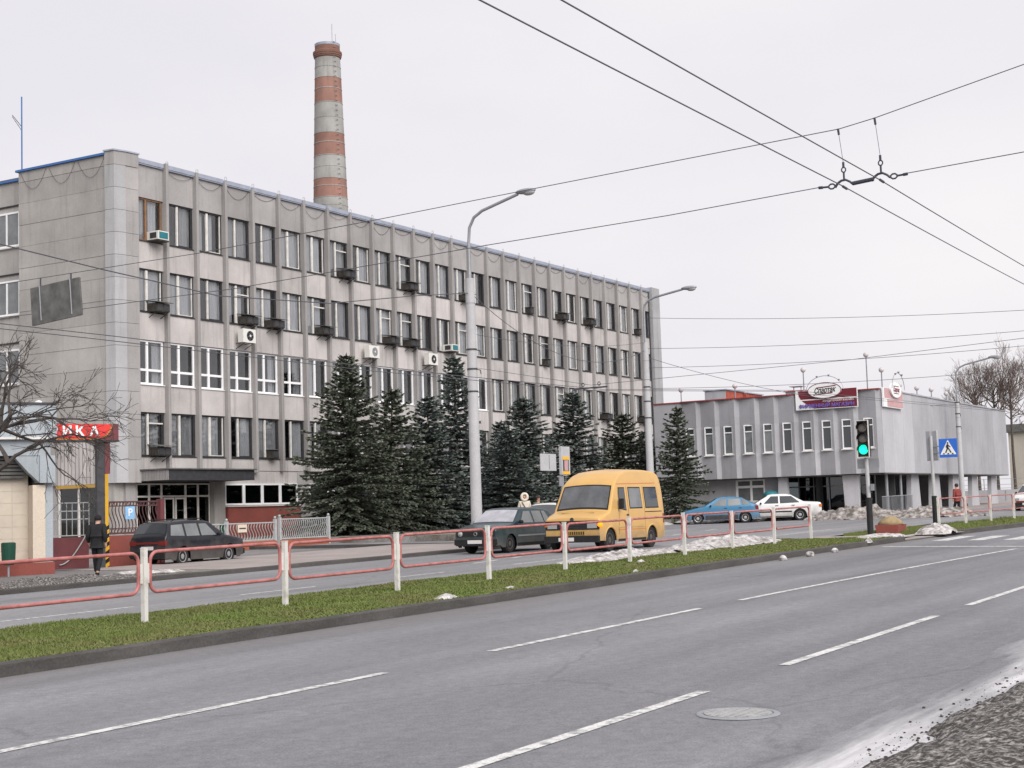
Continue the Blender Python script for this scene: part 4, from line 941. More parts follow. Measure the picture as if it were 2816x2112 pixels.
for k in (8, 12, 16): p = arch[k]; MB().lathe([(.03, -.03), (.07, .07), (0, .07)], 8, 'z', (p[0], p[1]-.05, p[2])).build('spot_lamp', 'steel', a_)
# phone hood
ph = thing('phone_hood', 'teal dome-shaped phone hood on a post beside the shop window', 'phone booth', (80.2, 30.55, gz(80)))
MB().lathe([(.38, 1.25), (.44, 1.35), (.42, 1.55), (.30, 1.68), (0, 1.72)], 18, 'z', (80.2, 30.55, .6)).build('hood', 'teal', ph, True)
MB().tube([(80.45, 30.55, gz(80)), (80.45, 30.55, 1.9)], .05, 8).build('post', 'steel', ph)
MB().box(80.3, 80.42, 30.42, 30.68, 1.6, 2.0).build('phone', 'darkmetal', ph)

# far wall and building beyond the shop
fwall = thing('concrete_wall', 'pale concrete panel wall beyond the shop on the right', 'wall', (128, 24, 1.1))
for i in range(8): MB().box(118.0, 118.2, 13.0+i*2.6, 13.0+i*2.6+2.56, 1.0, 2.05).build('panel', 'shoplight', fwall)
ff = thing('mesh_fence', 'grey wire mesh fence on top of the wall far right', 'fence', (150, 30, 2))
for i in range(14): MB().tube([(126, 14+i*2.2, .9), (126, 14+i*2.2, 3.0)], .04, 5).build('post', 'steel', ff)
for z in (2.2, 2.5, 2.95): MB().tube([(126, 14, z), (126, 44, z)], .02, 4).build('rail', 'steel', ff)
far = thing('far_building', 'pale beige building with a grey roof at the far right edge', 'building', (165, 30, 1.1))
MB().box(160, 190, 12, 34.6, .8, 8.1).build('wall', 'beige', far); MB().box(159.6, 190.4, 11.6, 35, 8.103, 8.9).build('roof', 'slate', far)
for i in range(5): f = MB().box(159.9, 159.99, 15+i*3.6, 16.6+i*3.6, 4.6, 6.6).build('window', 'carglass_pale', far); MB().box(159.85, 159.98, 14.9+i*3.6, 16.7+i*3.6, 4.45, 4.59).build('sill', 'oldwhite', f)

# ================================================================ KIOSK / GATEHOUSE at the left
KP = math.radians(-28); kc, ks = math.cos(KP), math.sin(KP)
KO = (28.99, 32.14, gz(29))
K = thing('gatehouse', 'cream gatehouse with thick grey roof fascia at the left edge', 'gatehouse', KO, KP)
# local: x to the right along the front (0 = right corner), y back, z up from the ground
MB().box(-9, -.36, .62, 5, 0.0, 4.3).build('wall_core', 'tile', K, world=False)
for i in range(12):
    for j in range(7): MB().box(-.38-.42*(i+1)+.003, -.38-.42*i-.003, .606, .625, .42+.33*j+.003, .42+.33*(j+1)-.003).build('tile', 'tile', K, world=False)
MB().box(-.36, -.02, .10, 5, 0.42, 2.55).build('corner_pier', 'cream', K, world=False)
MB().box(-.02+.003, .20, .16, 5, 0.42, 2.60).build('side_strip', 'kioskgrey', K, world=False)
MB().box(-9, .22, .05, .62, 0.0, .42).build('plinth', 'redwall', K, world=False)
MB().box(-9, .24, -.15, 5, 3.80, 4.76).build('upper_fascia', 'kioskgrey', K, world=False)
MB().box(-9, .28, -.19, 5, 4.763, 4.82).build('roof_lip', 'darkmetal', K, world=False)
MB().box(-9, .10, -.02, 5, 3.36, 3.797).build('lower_fascia', 'kioskgrey', K, world=False)
MB().box(-9.0, .24, -.19, -.152, 3.80, 3.86).build('fascia_trim', 'oldwhite', K, world=False)
MB().box(-.20, .22, -.05, 5, 2.603, 3.357).build('corner_drop', 'kioskgrey', K, world=False)
MB().prism([(-.9, 3.357), (-.202, 3.357), (-.202, 2.62), (-.5, 2.9)], .0, .3, 'y').build('corner_gusset', 'kioskgrey', K, world=False)
for j in range(6): MB().box(-9, -.5, .40-.03*j, .60, 2.75+.1*j, 2.82+.1*j).build('louvre', 'slate', K, world=False)
# gate sign on its pillar
SP = math.radians(-26)
GO = (32.65, 33.65, gz(32)); 
Gs = thing('gate_sign', 'red illuminated-style box sign with white letters over the factory gate', 'sign', GO, SP)
# local x to the right; the sign's visible stretch is x -1.9 .. .35
MB().box(-4.2, .35, -.16, .16, 3.93, 4.40).build('sign_box', 'signred', Gs, world=False)
MB().prism([(.35, 3.92), (.35, 4.405), (.16, 4.405), (.10, 4.22), (0, 4.08), (-.15, 3.99), (-.4, 3.92)], -.168, .168, 'y').build('corner_flash', 'maroon', Gs, world=False)
MB().tube([(.16, -.17, 4.40), (.10, -.17, 4.22), (0, -.17, 4.08), (-.15, -.17, 3.99), (-.4, -.17, 3.935), (-4.2, -.17, 3.935)], .016, 5).build('gold_line', 'gold', Gs, world=False)
MB().box(-4.2, .35, -.2, .2, 3.86, 3.917).build('under_tray', 'darkmetal', Gs, world=False)
Rw = Vector((math.cos(SP), math.sin(SP), 0)); Fw = Rw.cross(Vector((0, 0, 1)))
for ch_, lx in zip('ФАБРИКА', (-2.85, -2.40, -2.02, -1.60, -1.20, -.83, -.38)):
    lettering('letter', ch_, .40, 'signwhite', Gs, Vector(GO)+Rw*(lx-.02)+Fw*.18+Vector((0, 0, 4.17)), Rw, (0, 0, 1), .025, bold=.012)
MB().box(-.30, -.06, -.10, .10, 0, 3.86).build('pillar', 'darkmetal', Gs, world=False)
MB().box(-.06+.003, .10, -.11, .11, 2.9, 3.86).build('pillar_cladding', 'maroon', Gs, world=False)
# yellow column with striped foot
yp = thing('yellow_barrier_post', 'tall yellow post with black and yellow striped foot beside the gate', 'post', (33.35, 34.45, gz(33)))
MB().box(33.27, 33.45, 34.37, 34.53, 1.55, 4.22).build('column', 'yellow', yp)
for i in range(10):
    z = gz(33)+i*.125
    MB().add([(33.26, 34.36, z), (33.46, 34.36, z+.10), (33.46, 34.54, z+.10), (33.26, 34.54, z), (33.26, 34.36, z+.125), (33.46, 34.36, z+.225), (33.46, 34.54, z+.225), (33.26, 34.54, z+.125)], [(0, 3, 2, 1), (4, 5, 6, 7), (0, 1, 5, 4), (1, 2, 6, 5), (2, 3, 7, 6), (3, 0, 4, 7)]).build('stripe', 'black' if i % 2 else 'yellow', yp)
# iron gate and tall iron fence on red base
def scroll_fence(t, ax, ay, bx, by, z0, z1, wallz, iron, wall, step=.22, base=True, curve=.07):
    a = Vector((ax, ay, 0)); b = Vector((bx, by, 0)); L_ = (b-a).length; d = (b-a).normalized(); n = Vector((-d.y, d.x, 0))
    if base:
        k = max(1, int(L_/1.0))
        for i in range(k):
            p, q = a+d*(L_*i/k+.008), a+d*(L_*(i+1)/k-.008); th_ = .11
            MB().add([tuple(p-n*th_)[:2]+(wallz,), tuple(q-n*th_)[:2]+(wallz,), tuple(q+n*th_)[:2]+(wallz,), tuple(p+n*th_)[:2]+(wallz,), tuple(p-n*th_)[:2]+(z0-.06,), tuple(q-n*th_)[:2]+(z0-.06,), tuple(q+n*th_)[:2]+(z0-.06,), tuple(p+n*th_)[:2]+(z0-.06,)], [(0, 3, 2, 1), (4, 5, 6, 7), (0, 1, 5, 4), (1, 2, 6, 5), (2, 3, 7, 6), (3, 0, 4, 7)]).build('base_panel', wall, t)
    def P(s, z): v_ = a+d*s; return (v_.x, v_.y, z)
    for z in (z0, z1): MB().tube([P(0, z), P(L_, z)], .035, 4).build('rail', iron, t)
    k = int(L_/step)
    for i in range(k+1):
        s = L_*i/max(1, k); sg = 1 if i % 2 else -1; sg = 1
        pts = [P(max(0, min(L_, s+curve*sg*math.sin(2*PI*u))), z0+(z1-z0)*u) for u in [j/8 for j in range(9)]]
        MB().tube(pts, .016, 4).build('scroll_bar', iron, t)
M['ironred'] = mat('dark_red_iron', (0.10, 0.05, 0.05), 0.6, 0.2, 6)
M['irongrey'] = mat('grey_iron', (0.38, 0.39, 0.39), 0.55, 0.12, 6)
tf = thing('iron_fence', 'tall dark red wrought-iron fence on a red base right of the yellow post', 'fence', (35, 35.5, gz(35)))
scroll_fence(tf, 33.75, 34.9, 35.7, 34.5, 1.36, 2.35, gz(35)-.1, 'ironred', 'redwall', .12)
for z in (1.52, 2.22): MB().tube([(33.75, 34.9, z), (35.7, 34.5, z)], .02, 4).build('inner_rail', 'ironred', tf)
for i in range(20):
    u = (i+.5)/20; x, y = 33.75+1.95*u, 34.9-.4*u
    for z in (1.44, 2.285): MB().ring([(x+.05*math.cos(q)*.98, y-.05*math.cos(q)*.2, z+.06*math.sin(q)) for q in [2*PI*j/8 for j in range(8)]], .009, 4).build('ring_ornament', 'ironred', tf)
for x, y in ((35.82, 34.48),): MB().box(x-.09, x+.09, y-.09, y+.09, gz(37), 2.42).build('pillar', 'maroon', tf)
ps = thing('parking_sign', 'small pale blue parking sign with a P fixed to the iron fence', 'sign', (34.55, 35.1, 1.8))
dv = Vector((1.95, -.4, 0)).normalized(); nv = Vector((dv.y, -dv.x, 0)); c0 = Vector((34.62, 34.72, 2.0))+nv*.10
def plate(c, r, u, w_, h_, t_): 
    c, r, u = Vector(c), Vector(r).normalized(), Vector(u).normalized(); n_ = r.cross(u)*t_
    ps_ = [c-r*w_/2-u*h_/2, c+r*w_/2-u*h_/2, c+r*w_/2+u*h_/2, c-r*w_/2+u*h_/2]
    return MB().add([p for p in ps_]+[p+n_ for p in ps_], [(3, 2, 1, 0), (4, 5, 6, 7), (0, 1, 5, 4), (1, 2, 6, 5), (2, 3, 7, 6), (3, 0, 4, 7)])
plate(c0, dv, UP, .34, .40, .02).build('plate', 'lightblue', ps)
lettering('letter', 'P', .34, 'signwhite', ps, c0+nv*.028, dv, UP, .004, bold=.006)
gt = thing('iron_gate', 'dark iron gate leaf with grey bars between the gatehouse and the sign pillar', 'gate', (32, 35.2, gz(31)))
ga, gb = Vector((31.0, 36.0, 0)), Vector((33.1, 34.85, 0))
for i in range(15):
    p = ga.lerp(gb, i/14); MB().tube([(p.x, p.y, 1.35), (p.x, p.y, 2.35)], .014, 4).build('bar', 'irongrey', gt)
for z in (1.35, 1.85, 2.1, 2.35): MB().tube([(ga.x, ga.y, z), (gb.x, gb.y, z)], .022, 4).build('rail', 'irongrey', gt)
dg = (gb-ga).normalized()
plate(ga.lerp(gb, .5)+Vector((0, 0, .82)), dg, UP, 2.36, .96, .03).build('red_panel', 'maroon', gt)
MB().tube([(ga.lerp(gb, .62+.33*u).x-.05, ga.lerp(gb, .62+.33*u).y-.06, 1.32-.85*math.sin(PI/2*(1-u))) for u in [j/10 for j in range(11)]], .022, 5).build('curved_strip', 'irongrey', gt)
# low red wall with grey scroll fence in front of the entrance
lf = thing('scroll_fence', 'low light grey scroll-iron fence on a red panel base before the entrance', 'fence', (48, 41, gz(48)))
scroll_fence(lf, 40.5, 40.2, 49.3, 40.95, .80, 1.50, gz(45), 'irongrey', 'fencered', .20, curve=.09)
scroll_fence(lf, 49.6, 40.95, 52.95, 41.0, .80, 1.62, gz(50), 'irongrey', 'fencered', .13, curve=.09)
for x, y, h in ((46.0, 40.7, 1.6), (49.35, 40.97, 1.64), (49.65, 40.97, 1.7), (53.05, 41.0, 1.7)):
    MB().box(x-.06, x+.06, y-.06, y+.06, .4, h).sphere((x, y, h+.06), .06, 8, 6).build('post', 'irongrey', lf)
ns_ = thing('fence_notice', 'small cream notice board on the low grey scroll fence', 'notice', (46.9, 40.65, 1.3))
plate((46.9, 40.66, 1.30), (1, 0, 0), UP, .55, .32, .02).build('board', 'cream', ns_); plate((46.9, 40.635, 1.30), (1, 0, 0), UP, .40, .05, .004).build('print_line', 'darkmetal', ns_)
# dish and red emblem
dsh = thing('satellite_dish', 'white dish bracket on the side wall above the gatehouse', 'dish', (48.2, 54.1, 7.1))
MB().lathe([(0.0, 0.0), (.2, .03), (.38, .12), (.38, .10), (.2, .01)], 20, 'x', (0, 0, 0)).build('dish', 'pvc', dsh, True, world=False)
MB().tube([(0.1, 0, 0), (0.0, .35, -.75)], .04, 6).build('arm', 'pvc', dsh, world=False)
em = thing('roof_emblem', 'red and yellow emblem board on the gatehouse roof at the very left edge', 'sign', (28.6, 33.6, 5.05))
plate((28.33, 33.75, 5.60), (math.cos(KP), math.sin(KP), 0), UP, .55, .95, .05).build('board', 'signred', em); plate((28.40, 33.68, 5.25), (math.cos(KP), math.sin(KP), 0), UP, .40, .20, .02).build('yellow_foot', 'yellow', em)
# litter bins
def bin_(x, y, lab):
    t = thing('litter_bin', lab, 'litter bin', (x, y, gz(x)+.1), 0, 'green litter bins')
    MB().lathe([(.13, .32), (.17, .36), (.19, .75), (.19, .90), (.15, .92), (.15, .5), (0, .5)], 16).build('bucket', 'green_bin', t, world=False)
    MB().tube([(0, 0, 0), (0, 0, .34)], .03, 6).build('post', 'steel', t, world=False)
bin_(27.62, 32.1, 'green litter bin on a post in front of the gatehouse wall'); bin_(54.4, 48.3, 'dark green litter bin beside the office entrance')

# ================================================================ RAILINGS
def rail_panel(xa, xb, y, z0, z1, r=.028, cr_=.14):
    """rounded rectangular tube loop from xa to xb"""
    pts = []
    def zz(x, z): return z+gz(x)
    for cx_, cz_, t0 in ((xb-cr_, z1-cr_, 0), (xa+cr_, z1-cr_, PI/2), (xa+cr_, z0+cr_, PI), (xb-cr_, z0+cr_, 1.5*PI)):
        for i in range(6):
            t = t0+PI/2*i/5; x = cx_+cr_*math.cos(t); pts.append((x, y, zz(x, cz_+cr_*math.sin(t))))
    return MB().ring(pts, r, 8)
R1 = thing('pedestrian_railing', 'long railing of white posts and red tube frames along the grass median', 'railing', (28, 15.4, gz(28, .14)))
FX = [15.66+3.11*k for k in range(-4, 10)]
for i, x in enumerate(FX):
    dz = 0.02*math.sin(i*2.1); tilt = .012*math.sin(i*3.7)
    tl2 = .014*math.sin(i*1.9+1); hp = .036
    MB().add([(x-hp, 15.4-hp, gz(x, .08)), (x+hp, 15.4-hp, gz(x, .08)), (x+hp, 15.4+hp, gz(x, .08)), (x-hp, 15.4+hp, gz(x, .08)), (x-hp+tilt, 15.4-hp+tl2, gz(x, 1.17+dz)), (x+hp+tilt, 15.4-hp+tl2, gz(x, 1.17+dz)), (x+hp+tilt, 15.4+hp+tl2, gz(x, 1.17+dz)), (x-hp+tilt, 15.4+hp+tl2, gz(x, 1.17+dz))], [(0, 3, 2, 1), (4, 5, 6, 7), (0, 1, 5, 4), (1, 2, 6, 5), (2, 3, 7, 6), (3, 0, 4, 7)]).build('post', 'post_white', R1)
    MB().box(x-.04+tilt, x+.04+tilt, 15.36+tl2, 15.44+tl2, gz(x, 1.173+dz), gz(x, 1.185+dz)).build('post_cap', 'post_white', R1)
    if i < len(FX)-1:
        p = rail_panel(x+.115, FX[i+1]-.115, 15.40, .56+.5*dz, 1.13+.5*dz, .0255).build('rail_frame', 'rail_red', R1, True)
        for xe, s in ((x+.036, 1), (FX[i+1]-.036, -1)):
            MB().box(min(xe, xe+s*.07), max(xe, xe+s*.07), 15.392, 15.408, gz(xe, .70), gz(xe, .98)).build('bracket', 'post_white', p)
R2 = thing('pedestrian_railing', 'shorter railing of white posts and red frames right of the crossing path', 'railing', (60, 14.2, gz(60, .14)))
pts2 = [(56.1, 14.55), (58.2, 14.15), (60.6, 13.75), (63.2, 13.35), (66, 12.9)]
pts2 = [(54.9+2.6*i, 14.5-.33*i) for i in range(6)]
for i, (x, y) in enumerate(pts2):
    MB().box(x-.04, x+.04, y-.04, y+.04, gz(x, .08), gz(x, 1.17)).build('post', 'post_white', R2)
    if i < len(pts2)-1:
        x2, y2 = pts2[i+1]; m_ = rail_panel(x+.12, x2-.12, 0, .55, 1.13, .022); m_.v = [(q[0], y+(y2-y)*(q[0]-x)/(x2-x)+q[1], q[2]) for q in m_.v]
        m_.build('rail_frame', 'rail_red', R2, True)

# ================================================================ STREET LAMPS
def street_lamp(x, y, lab, tip, r0_, r1_, zc=9.98, za=11.26, rs=1.0):
    t = thing('street_lamp', lab, 'street lamp', (x, y, gz(x)), 0, 'street lamps')
    MB().tube([(x, y, gz(x)-.1), (x, y, zc)], [r0_, r1_], 14).build('concrete_pole', 'polegrey', t, 40)
    MB().lathe([(r1_+.015, zc-.9), (r1_+.015, zc-.88)], 14, 'z', (x, y, 0)).build('band', 'steel', t)
    MB().tube([(x, y, zc-.2), (x, y, za), (x, y-.05, za+.55*rs), (x, y-.25, za+.90*rs), (x, y-.6, za+1.10*rs), (x, y-2.1, za+1.50*rs)], .055, 8).build('arm', 'steel', t, 40)
    h = MB().add(*ellipsoid((x, y-2.42, za+1.56*rs), 1, (.14, .42, .10), 12, 8)).build('lamp_head', 'steel', t, True)
    MB().add(*ellipsoid((x, y-2.55, za+1.56*rs-.06), 1, (.11, .24, .11), 12, 8)).build('lamp_bowl', 'headlens', h, True)
    for z in (7.4, 6.7, 5.9):
        b_ = MB().lathe([(r0_*.93, z), (r0_*.93, z+.06)], 14, 'z', (x, y, 0)).build('clamp', 'darkmetal', t)
        MB().tube([(x+r0_*.8, y-.05, z+.03), (x+r0_+.25, y-.05, z+.03), (x+r0_+.3, y-.05, z-.12)], .018, 5).build('hook', 'darkmetal', b_)
street_lamp(44.72, 28.0, 'nearest tall street lamp with grey pole in front of the spruces', None, .205, .165)
street_lamp(65.4, 31.0, 'middle street lamp rising behind the yellow van', None, .19, .15, 9.6, 11.1, .6)
street_lamp(93.0, 23.05, 'farthest street lamp in front of the shop side wall', None, .17, .14, 7.4, 8.9, .75)

# ================================================================ TRAFFIC LIGHTS AND SIGNS
tl_ = thing('traffic_light', 'traffic light showing green on a black-footed grey pole in the median', 'traffic light', (45.0, 14.0, gz(45, .14)))
MB().tube([(45.05, 14.0, gz(45, .1)), (45.05, 14.0, 1.74)], .095, 12).build('pole_foot', 'black', tl_)
MB().tube([(45.05, 14.0, 1.74), (45.05, 14.03, 4.0)], .06, 12).build('pole', 'polegrey', tl_)
MB().box(44.86, 45.06, 13.86, 14.20, 2.99, 4.09).build('housing', 'black', tl_)
MB().box(44.80, 44.855, 13.835, 14.225, 2.965, 2.985).box(44.80, 44.855, 13.835, 14.225, 4.095, 4.115).box(44.80, 44.855, 13.835, 13.857, 2.985, 4.095).box(44.80, 44.855, 14.203, 14.225, 2.985, 4.095).build('white_border', 'oldwhite', tl_)
for z, m_ in ((3.88, 'lampoff'), (3.55, 'lampoff'), (3.21, 'greenlamp')):
    l_ = MB().lathe([(.145, -.0), (.12, -.03), (0, -.045)], 20, 'x', (44.858, 14.03, z)).build('lens', m_, tl_, True)
    vis = [(44.855, 14.03+.16*math.cos(t), z+.16*math.sin(t)) for t in [PI*(-.05)+PI*1.1*i/12 for i in range(13)]]
    mb = MB(); 
    for p in vis: mb.v += [p, (p[0]-.16, p[1], p[2]+.012)]
    mb.f = [(2*i, 2*i+2, 2*i+3, 2*i+1) for i in range(12)]; mb.build('visor', 'black', l_)
for y0, y1 in ((14.32, 14.05), (14.0, 13.64)): MB().box(45.10, 45.13, min(y0, y1), max(y0, y1), 2.63, 2.93).build('back_plate', 'steel', tl_)
MB().box(44.96, 45.02, 13.80, 13.90, 1.95, 2.15).build('button_box', 'steel', tl_)
t2 = thing('traffic_light', 'traffic light seen from behind beyond the crossing path', 'traffic light', (57.05, 15.2, gz(57, .14)))
MB().tube([(57.05, 15.2, gz(57, .1)), (57.05, 15.2, 1.73)], .095, 12).build('pole_foot', 'black', t2)
MB().tube([(57.05, 15.2, 1.73), (57.05, 15.2, 4.0)], .06, 12).build('pole', 'polegrey', t2)
MB().box(57.12, 57.32, 15.0, 15.40, 3.07, 4.22).build('housing', 'polegrey', t2)
for y0, y1 in ((15.26, 15.40), (15.0, 15.14)): MB().box(57.09, 57.118, y0, y1, 3.10, 4.19).build('back_rib', 'steel', t2)
pc = thing('crossing_sign', 'square blue pedestrian crossing sign with white triangle beyond the crossing', 'sign', (57.0, 14.55, 3.5))
MB().box(56.92, 56.95, 14.20, 14.88, 3.16, 3.87).build('plate', 'signblue', pc)
MB().prism([(14.84, 3.27), (14.24, 3.27), (14.54, 3.82)], 56.912, 56.919, 'x').build('triangle', 'signwhite', pc)
fig = MB()
def stroke(pts, r_): 
    fig.tube([(56.906, a, b) for a, b in pts], r_, 6)
fig.lathe([(.032, -.004), (.032, .004)], 12, 'x', (56.906, 14.545, 3.705))
stroke([(14.55, 3.66), (14.55, 3.52)], .032); stroke([(14.55, 3.53), (14.59, 3.44), (14.63, 3.34)], .024); stroke([(14.55, 3.53), (14.49, 3.45), (14.43, 3.34)], .024)
stroke([(14.55, 3.65), (14.61, 3.58), (14.58, 3.52)], .018); stroke([(14.55, 3.64), (14.49, 3.59), (14.45, 3.55)], .018)
fig.v = [(56.905+(p[0]-56.906)*.3, p[1], p[2]) for p in fig.v]
fig.build('walker_symbol', 'signblack', pc)
for y in (14.70, 14.535, 14.37): MB().prism([(y+.04, 3.285), (y-.03, 3.285), (y-.02, 3.325), (y+.03, 3.325)], 56.902, 56.911, 'x').build('stripe_symbol', 'signblack', pc)
MB().tube([(57.05, 15.15, 3.6), (57.0, 14.6, 3.6)], .02, 6).build('bracket', 'steel', pc); MB().tube([(57.05, 15.15, 3.35), (57.0, 14.6, 3.35)], .02, 6).build('bracket', 'steel', pc)
# bus stop post with timetable and the back of a plate
bs = thing('bus_stop_sign', 'bus stop board with yellow and red timetable strip behind the dark hatchback', 'sign', (50.45, 27.6, gz(50)))
MB().tube([(50.42, 27.65, gz(50)), (50.42, 27.65, 4.1)], .05, 8).build('post', 'steel', bs)
MB().box(50.08, 50.76, 27.46, 27.56, 2.99, 4.07).build('board', 'polegrey', bs)
MB().box(50.16, 50.68, 27.445, 27.458, 3.56, 3.68).build('yellow_strip', 'yellow', bs); MB().box(50.16, 50.68, 27.445, 27.458, 3.0, 3.12).build('yellow_strip', 'yellow', bs)
MB().box(50.20, 50.64, 27.448, 27.458, 3.13, 3.55).build('timetable', 'darkmetal', bs); MB().box(50.28, 50.56, 27.44, 27.447, 3.14, 3.54).build('sheet', 'signpink', bs)
MB().box(49.98, 50.3, 27.5, 27.55, 2.55, 2.92).build('lower_plate', 'steel', bs)
lettering('lettering', 'БУС', .10, 'signblack', bs, (50.42, 27.44, 3.62), (1, 0, 0), UP, .002) if False else None
bk = thing('sign_back', 'pale square back of a road sign left of the bus stop board', 'sign', (49.3, 27.7, gz(49)))
MB().box(48.75, 49.95, 27.62, 27.65, 3.14, 3.78).build('plate', 'polegrey', bk); MB().tube([(49.5, 27.66, 3.46), (50.4, 27.66, 3.46)], .02, 6).build('arm', 'steel', bk)
MB().tube([(49.4, 27.61, 3.2), (49.4, 27.61, 3.74)], .012, 4).build('stiffener', 'steel', bk)
# sand box
sb = thing('sand_box', 'red sand box heaped with sand beside the traffic light', 'sand box', (48.6, 14.45, gz(48.6, .14)))
MB().add([(48.45, 14.15, gz(48, .1)), (49.3, 14.15, gz(48, .1)), (49.3, 14.85, gz(48, .1)), (48.45, 14.85, gz(48, .1)), (48.42, 14.1, gz(48, .40)), (49.33, 14.1, gz(48, .40)), (49.33, 14.9, gz(48, .40)), (48.42, 14.9, gz(48, .40))], [(0, 3, 2, 1), (4, 5, 6, 7), (0, 1, 5, 4), (1, 2, 6, 5), (2, 3, 7, 6), (3, 0, 4, 7)]).build('box', 'redwall', sb)
mb = MB().lathe([(.43, .40), (.34, .52), (.18, .64), (.0, .70)], 20, 'z', (48.88, 14.5, gz(48.5))); mb.v = [(p[0]+.04*fb(p[0], p[1], 6, 1.), p[1]+.04*fb(p[0], p[1], 6, 2.), p[2]+.03*fb(p[0], p[1], 5, 3.)) for p in mb.v]
mb.build('sand_heap', 'sand', sb, True)

# ================================================================ VEHICLES
def interp(keys, x):
    if x <= keys[0][0]: return keys[0][1]
    for (a, p), (b, q) in zip(keys, keys[1:]):
        if x <= b: return p+(q-p)*((x-a)/(b-a) if b > a else 1)
    return keys[-1][1]
class Car:
    """body lofted from a side silhouette zt(x) and a half-width profile wz(z); front at x = 0, length along +x"""
    def __init__(s, name, label, paint, L, sil, wz, wheels, wr, plan=0.10, clear=.20, loc=(0, 0, 0), rz=0.0, group='cars and van', crown=.03, cat='car', scale=1.0, arch=1.14, rim='alloy'):
        s.L, s.sil, s.wz, s.wheels, s.wr, s.plan, s.clear, s.crown, s.arch = L, sil, wz, wheels, wr, plan, clear, crown, arch
        s.t = thing(name, label, cat, loc, rz, group, scale); s.paint = paint
        xs = set([0, L] + [p[0] for p in sil] + [L*i/44 for i in range(45)] + [.04, .1, .18, L-.04, L-.1, L-.18])
        for wx in wheels:
            ra = wr*arch
            for i in range(17): xs.add(wx-ra*math.cos(PI*i/16))
        xs = sorted(x for x in xs if 0 <= x <= L); s.xs = []
        for x in xs:
            if not s.xs or x-s.xs[-1] > .008: s.xs.append(x)
        mb = MB(); ns, nt_ = 12, 6; rows = []
        for x in s.xs:
            zt = s.zt(x); zb = s.zb(x); row = []
            r = min(.07, (zt-zb)*.2)
            for i in range(ns+1):
                z = zb+(zt-r-zb)*i/ns; row.append((x, s.y(x, z), z))
            ye = s.y(x, zt-r)
            for i in range(1, 4):
                a = PI/2*i/3; row.append((x, ye-r*(1-math.cos(a)), zt-r+r*math.sin(a)))
            ye2 = ye-r
            for i in range(1, nt_+1):
                q = 1-i/nt_; row.append((x, ye2*q, zt+crown*(1-q*q)))
            full = row + [(p[0], -p[1], p[2]) for p in row[-2::-1]]; rows.append(full)
        n = len(rows[0])
        for r_ in rows: mb.v += r_
        for i in range(len(rows)-1):
            for k in range(n-1): mb.f.append((i*n+k, (i+1)*n+k, (i+1)*n+k+1, i*n+k+1))
        mb.f.append(tuple(range(n))); mb.f.append(tuple((len(rows)-1)*n+k for k in range(n))[::-1])
        s.body = mb.build('body', paint, s.t, 38, world=False)
        W_ = s.wz[0][1]
        MB().box(.25, L-.25, -W_+.06, W_-.06, clear-.02, wr*2*arch*.98 if False else .42).build('underbody', 'black', s.t, world=False) if False else None
        for wx in wheels:
            for sg in (-1, 1):
                yo = sg*(W_-.015); yi = sg*(W_-.22)
                tw = MB().lathe([(wr*.62, yo-sg*.02), (wr*.9, yo), (wr, yo-sg*.04), (wr, yi), (wr*.6, yi)], 28, 'y', (wx, 0, wr)).build('wheel', 'black', s.t, 35, world=False)
                MB().lathe([(wr*.63, yo-sg*.03), (wr*.60, yo-sg*.012), (wr*.45, yo-sg*.03), (wr*.18, yo-sg*.015), (0, yo-sg*.012)], 20, 'y', (wx, 0, wr)).build('rim', rim, tw, 35, world=False)
            MB().lathe([(wr*arch, -W_+.24), (wr*arch, W_-.24)], 16, 'y', (wx, 0, wr)).build('wheel_well', 'black', s.t, world=False) if False else None
        mb = MB(); mb.box(.12, L-.12, -W_+.24, W_-.24, clear+.03, .50); mb.build('underbody', 'black', s.t, world=False)
    def zt(s, x): return interp(s.sil, x)
    def zb(s, x):
        z = s.clear + (.06 if (x < .25 or x > s.L-.25) else 0)
        for wx in s.wheels:
            ra = s.wr*s.arch; d = abs(x-wx)
            if d < ra: z = max(z, s.wr+math.sqrt(ra*ra-d*d)-.02)
        return z
    def y(s, x, z):
        k = 1.0; e = .42
        if x < e: k -= s.plan*((e-x)/e)**2
        if x > s.L-e: k -= s.plan*.7*((x-s.L+e)/e)**2
        return interp(s.wz, z)*k
    def side(s, name, poly, m, sg, off=.008, parent=None, n=6):
        """panel on the flank; poly corner list (x,z): bottom-left, bottom-right, top-right, top-left"""
        (a, b, c, d) = [Vector((p[0], p[1], 0)) for p in poly]; mb = MB()
        for j in range(n+1):
            for i in range(n+1):
                u, v_ = i/n, j/n; p = a.lerp(b, u).lerp(d.lerp(c, u), v_); mb.v.append((p.x, sg*(s.y(p.x, p.y)+off), p.y))
        mb.f = [(j*(n+1)+i, j*(n+1)+i+1, (j+1)*(n+1)+i+1, (j+1)*(n+1)+i) for j in range(n) for i in range(n)]
        return mb.build(name, m, parent or s.t, True, world=False)
    def sides(s, name, poly, m, off=.008, rim=None):
        for sg in (-1, 1):
            if rim:
                cx_ = sum(p[0] for p in poly)/4; cz_ = sum(p[1] for p in poly)/4
                pl = [(p[0]+(rim if p[0] > cx_ else -rim), p[1]+(rim if p[1] > cz_ else -rim)) for p in poly]
                f = s.side(name+'_seal', pl, 'black', sg, off-.004)
                s.side(name, poly, m, sg, off, f)
            else: s.side(name, poly, m, sg, off)
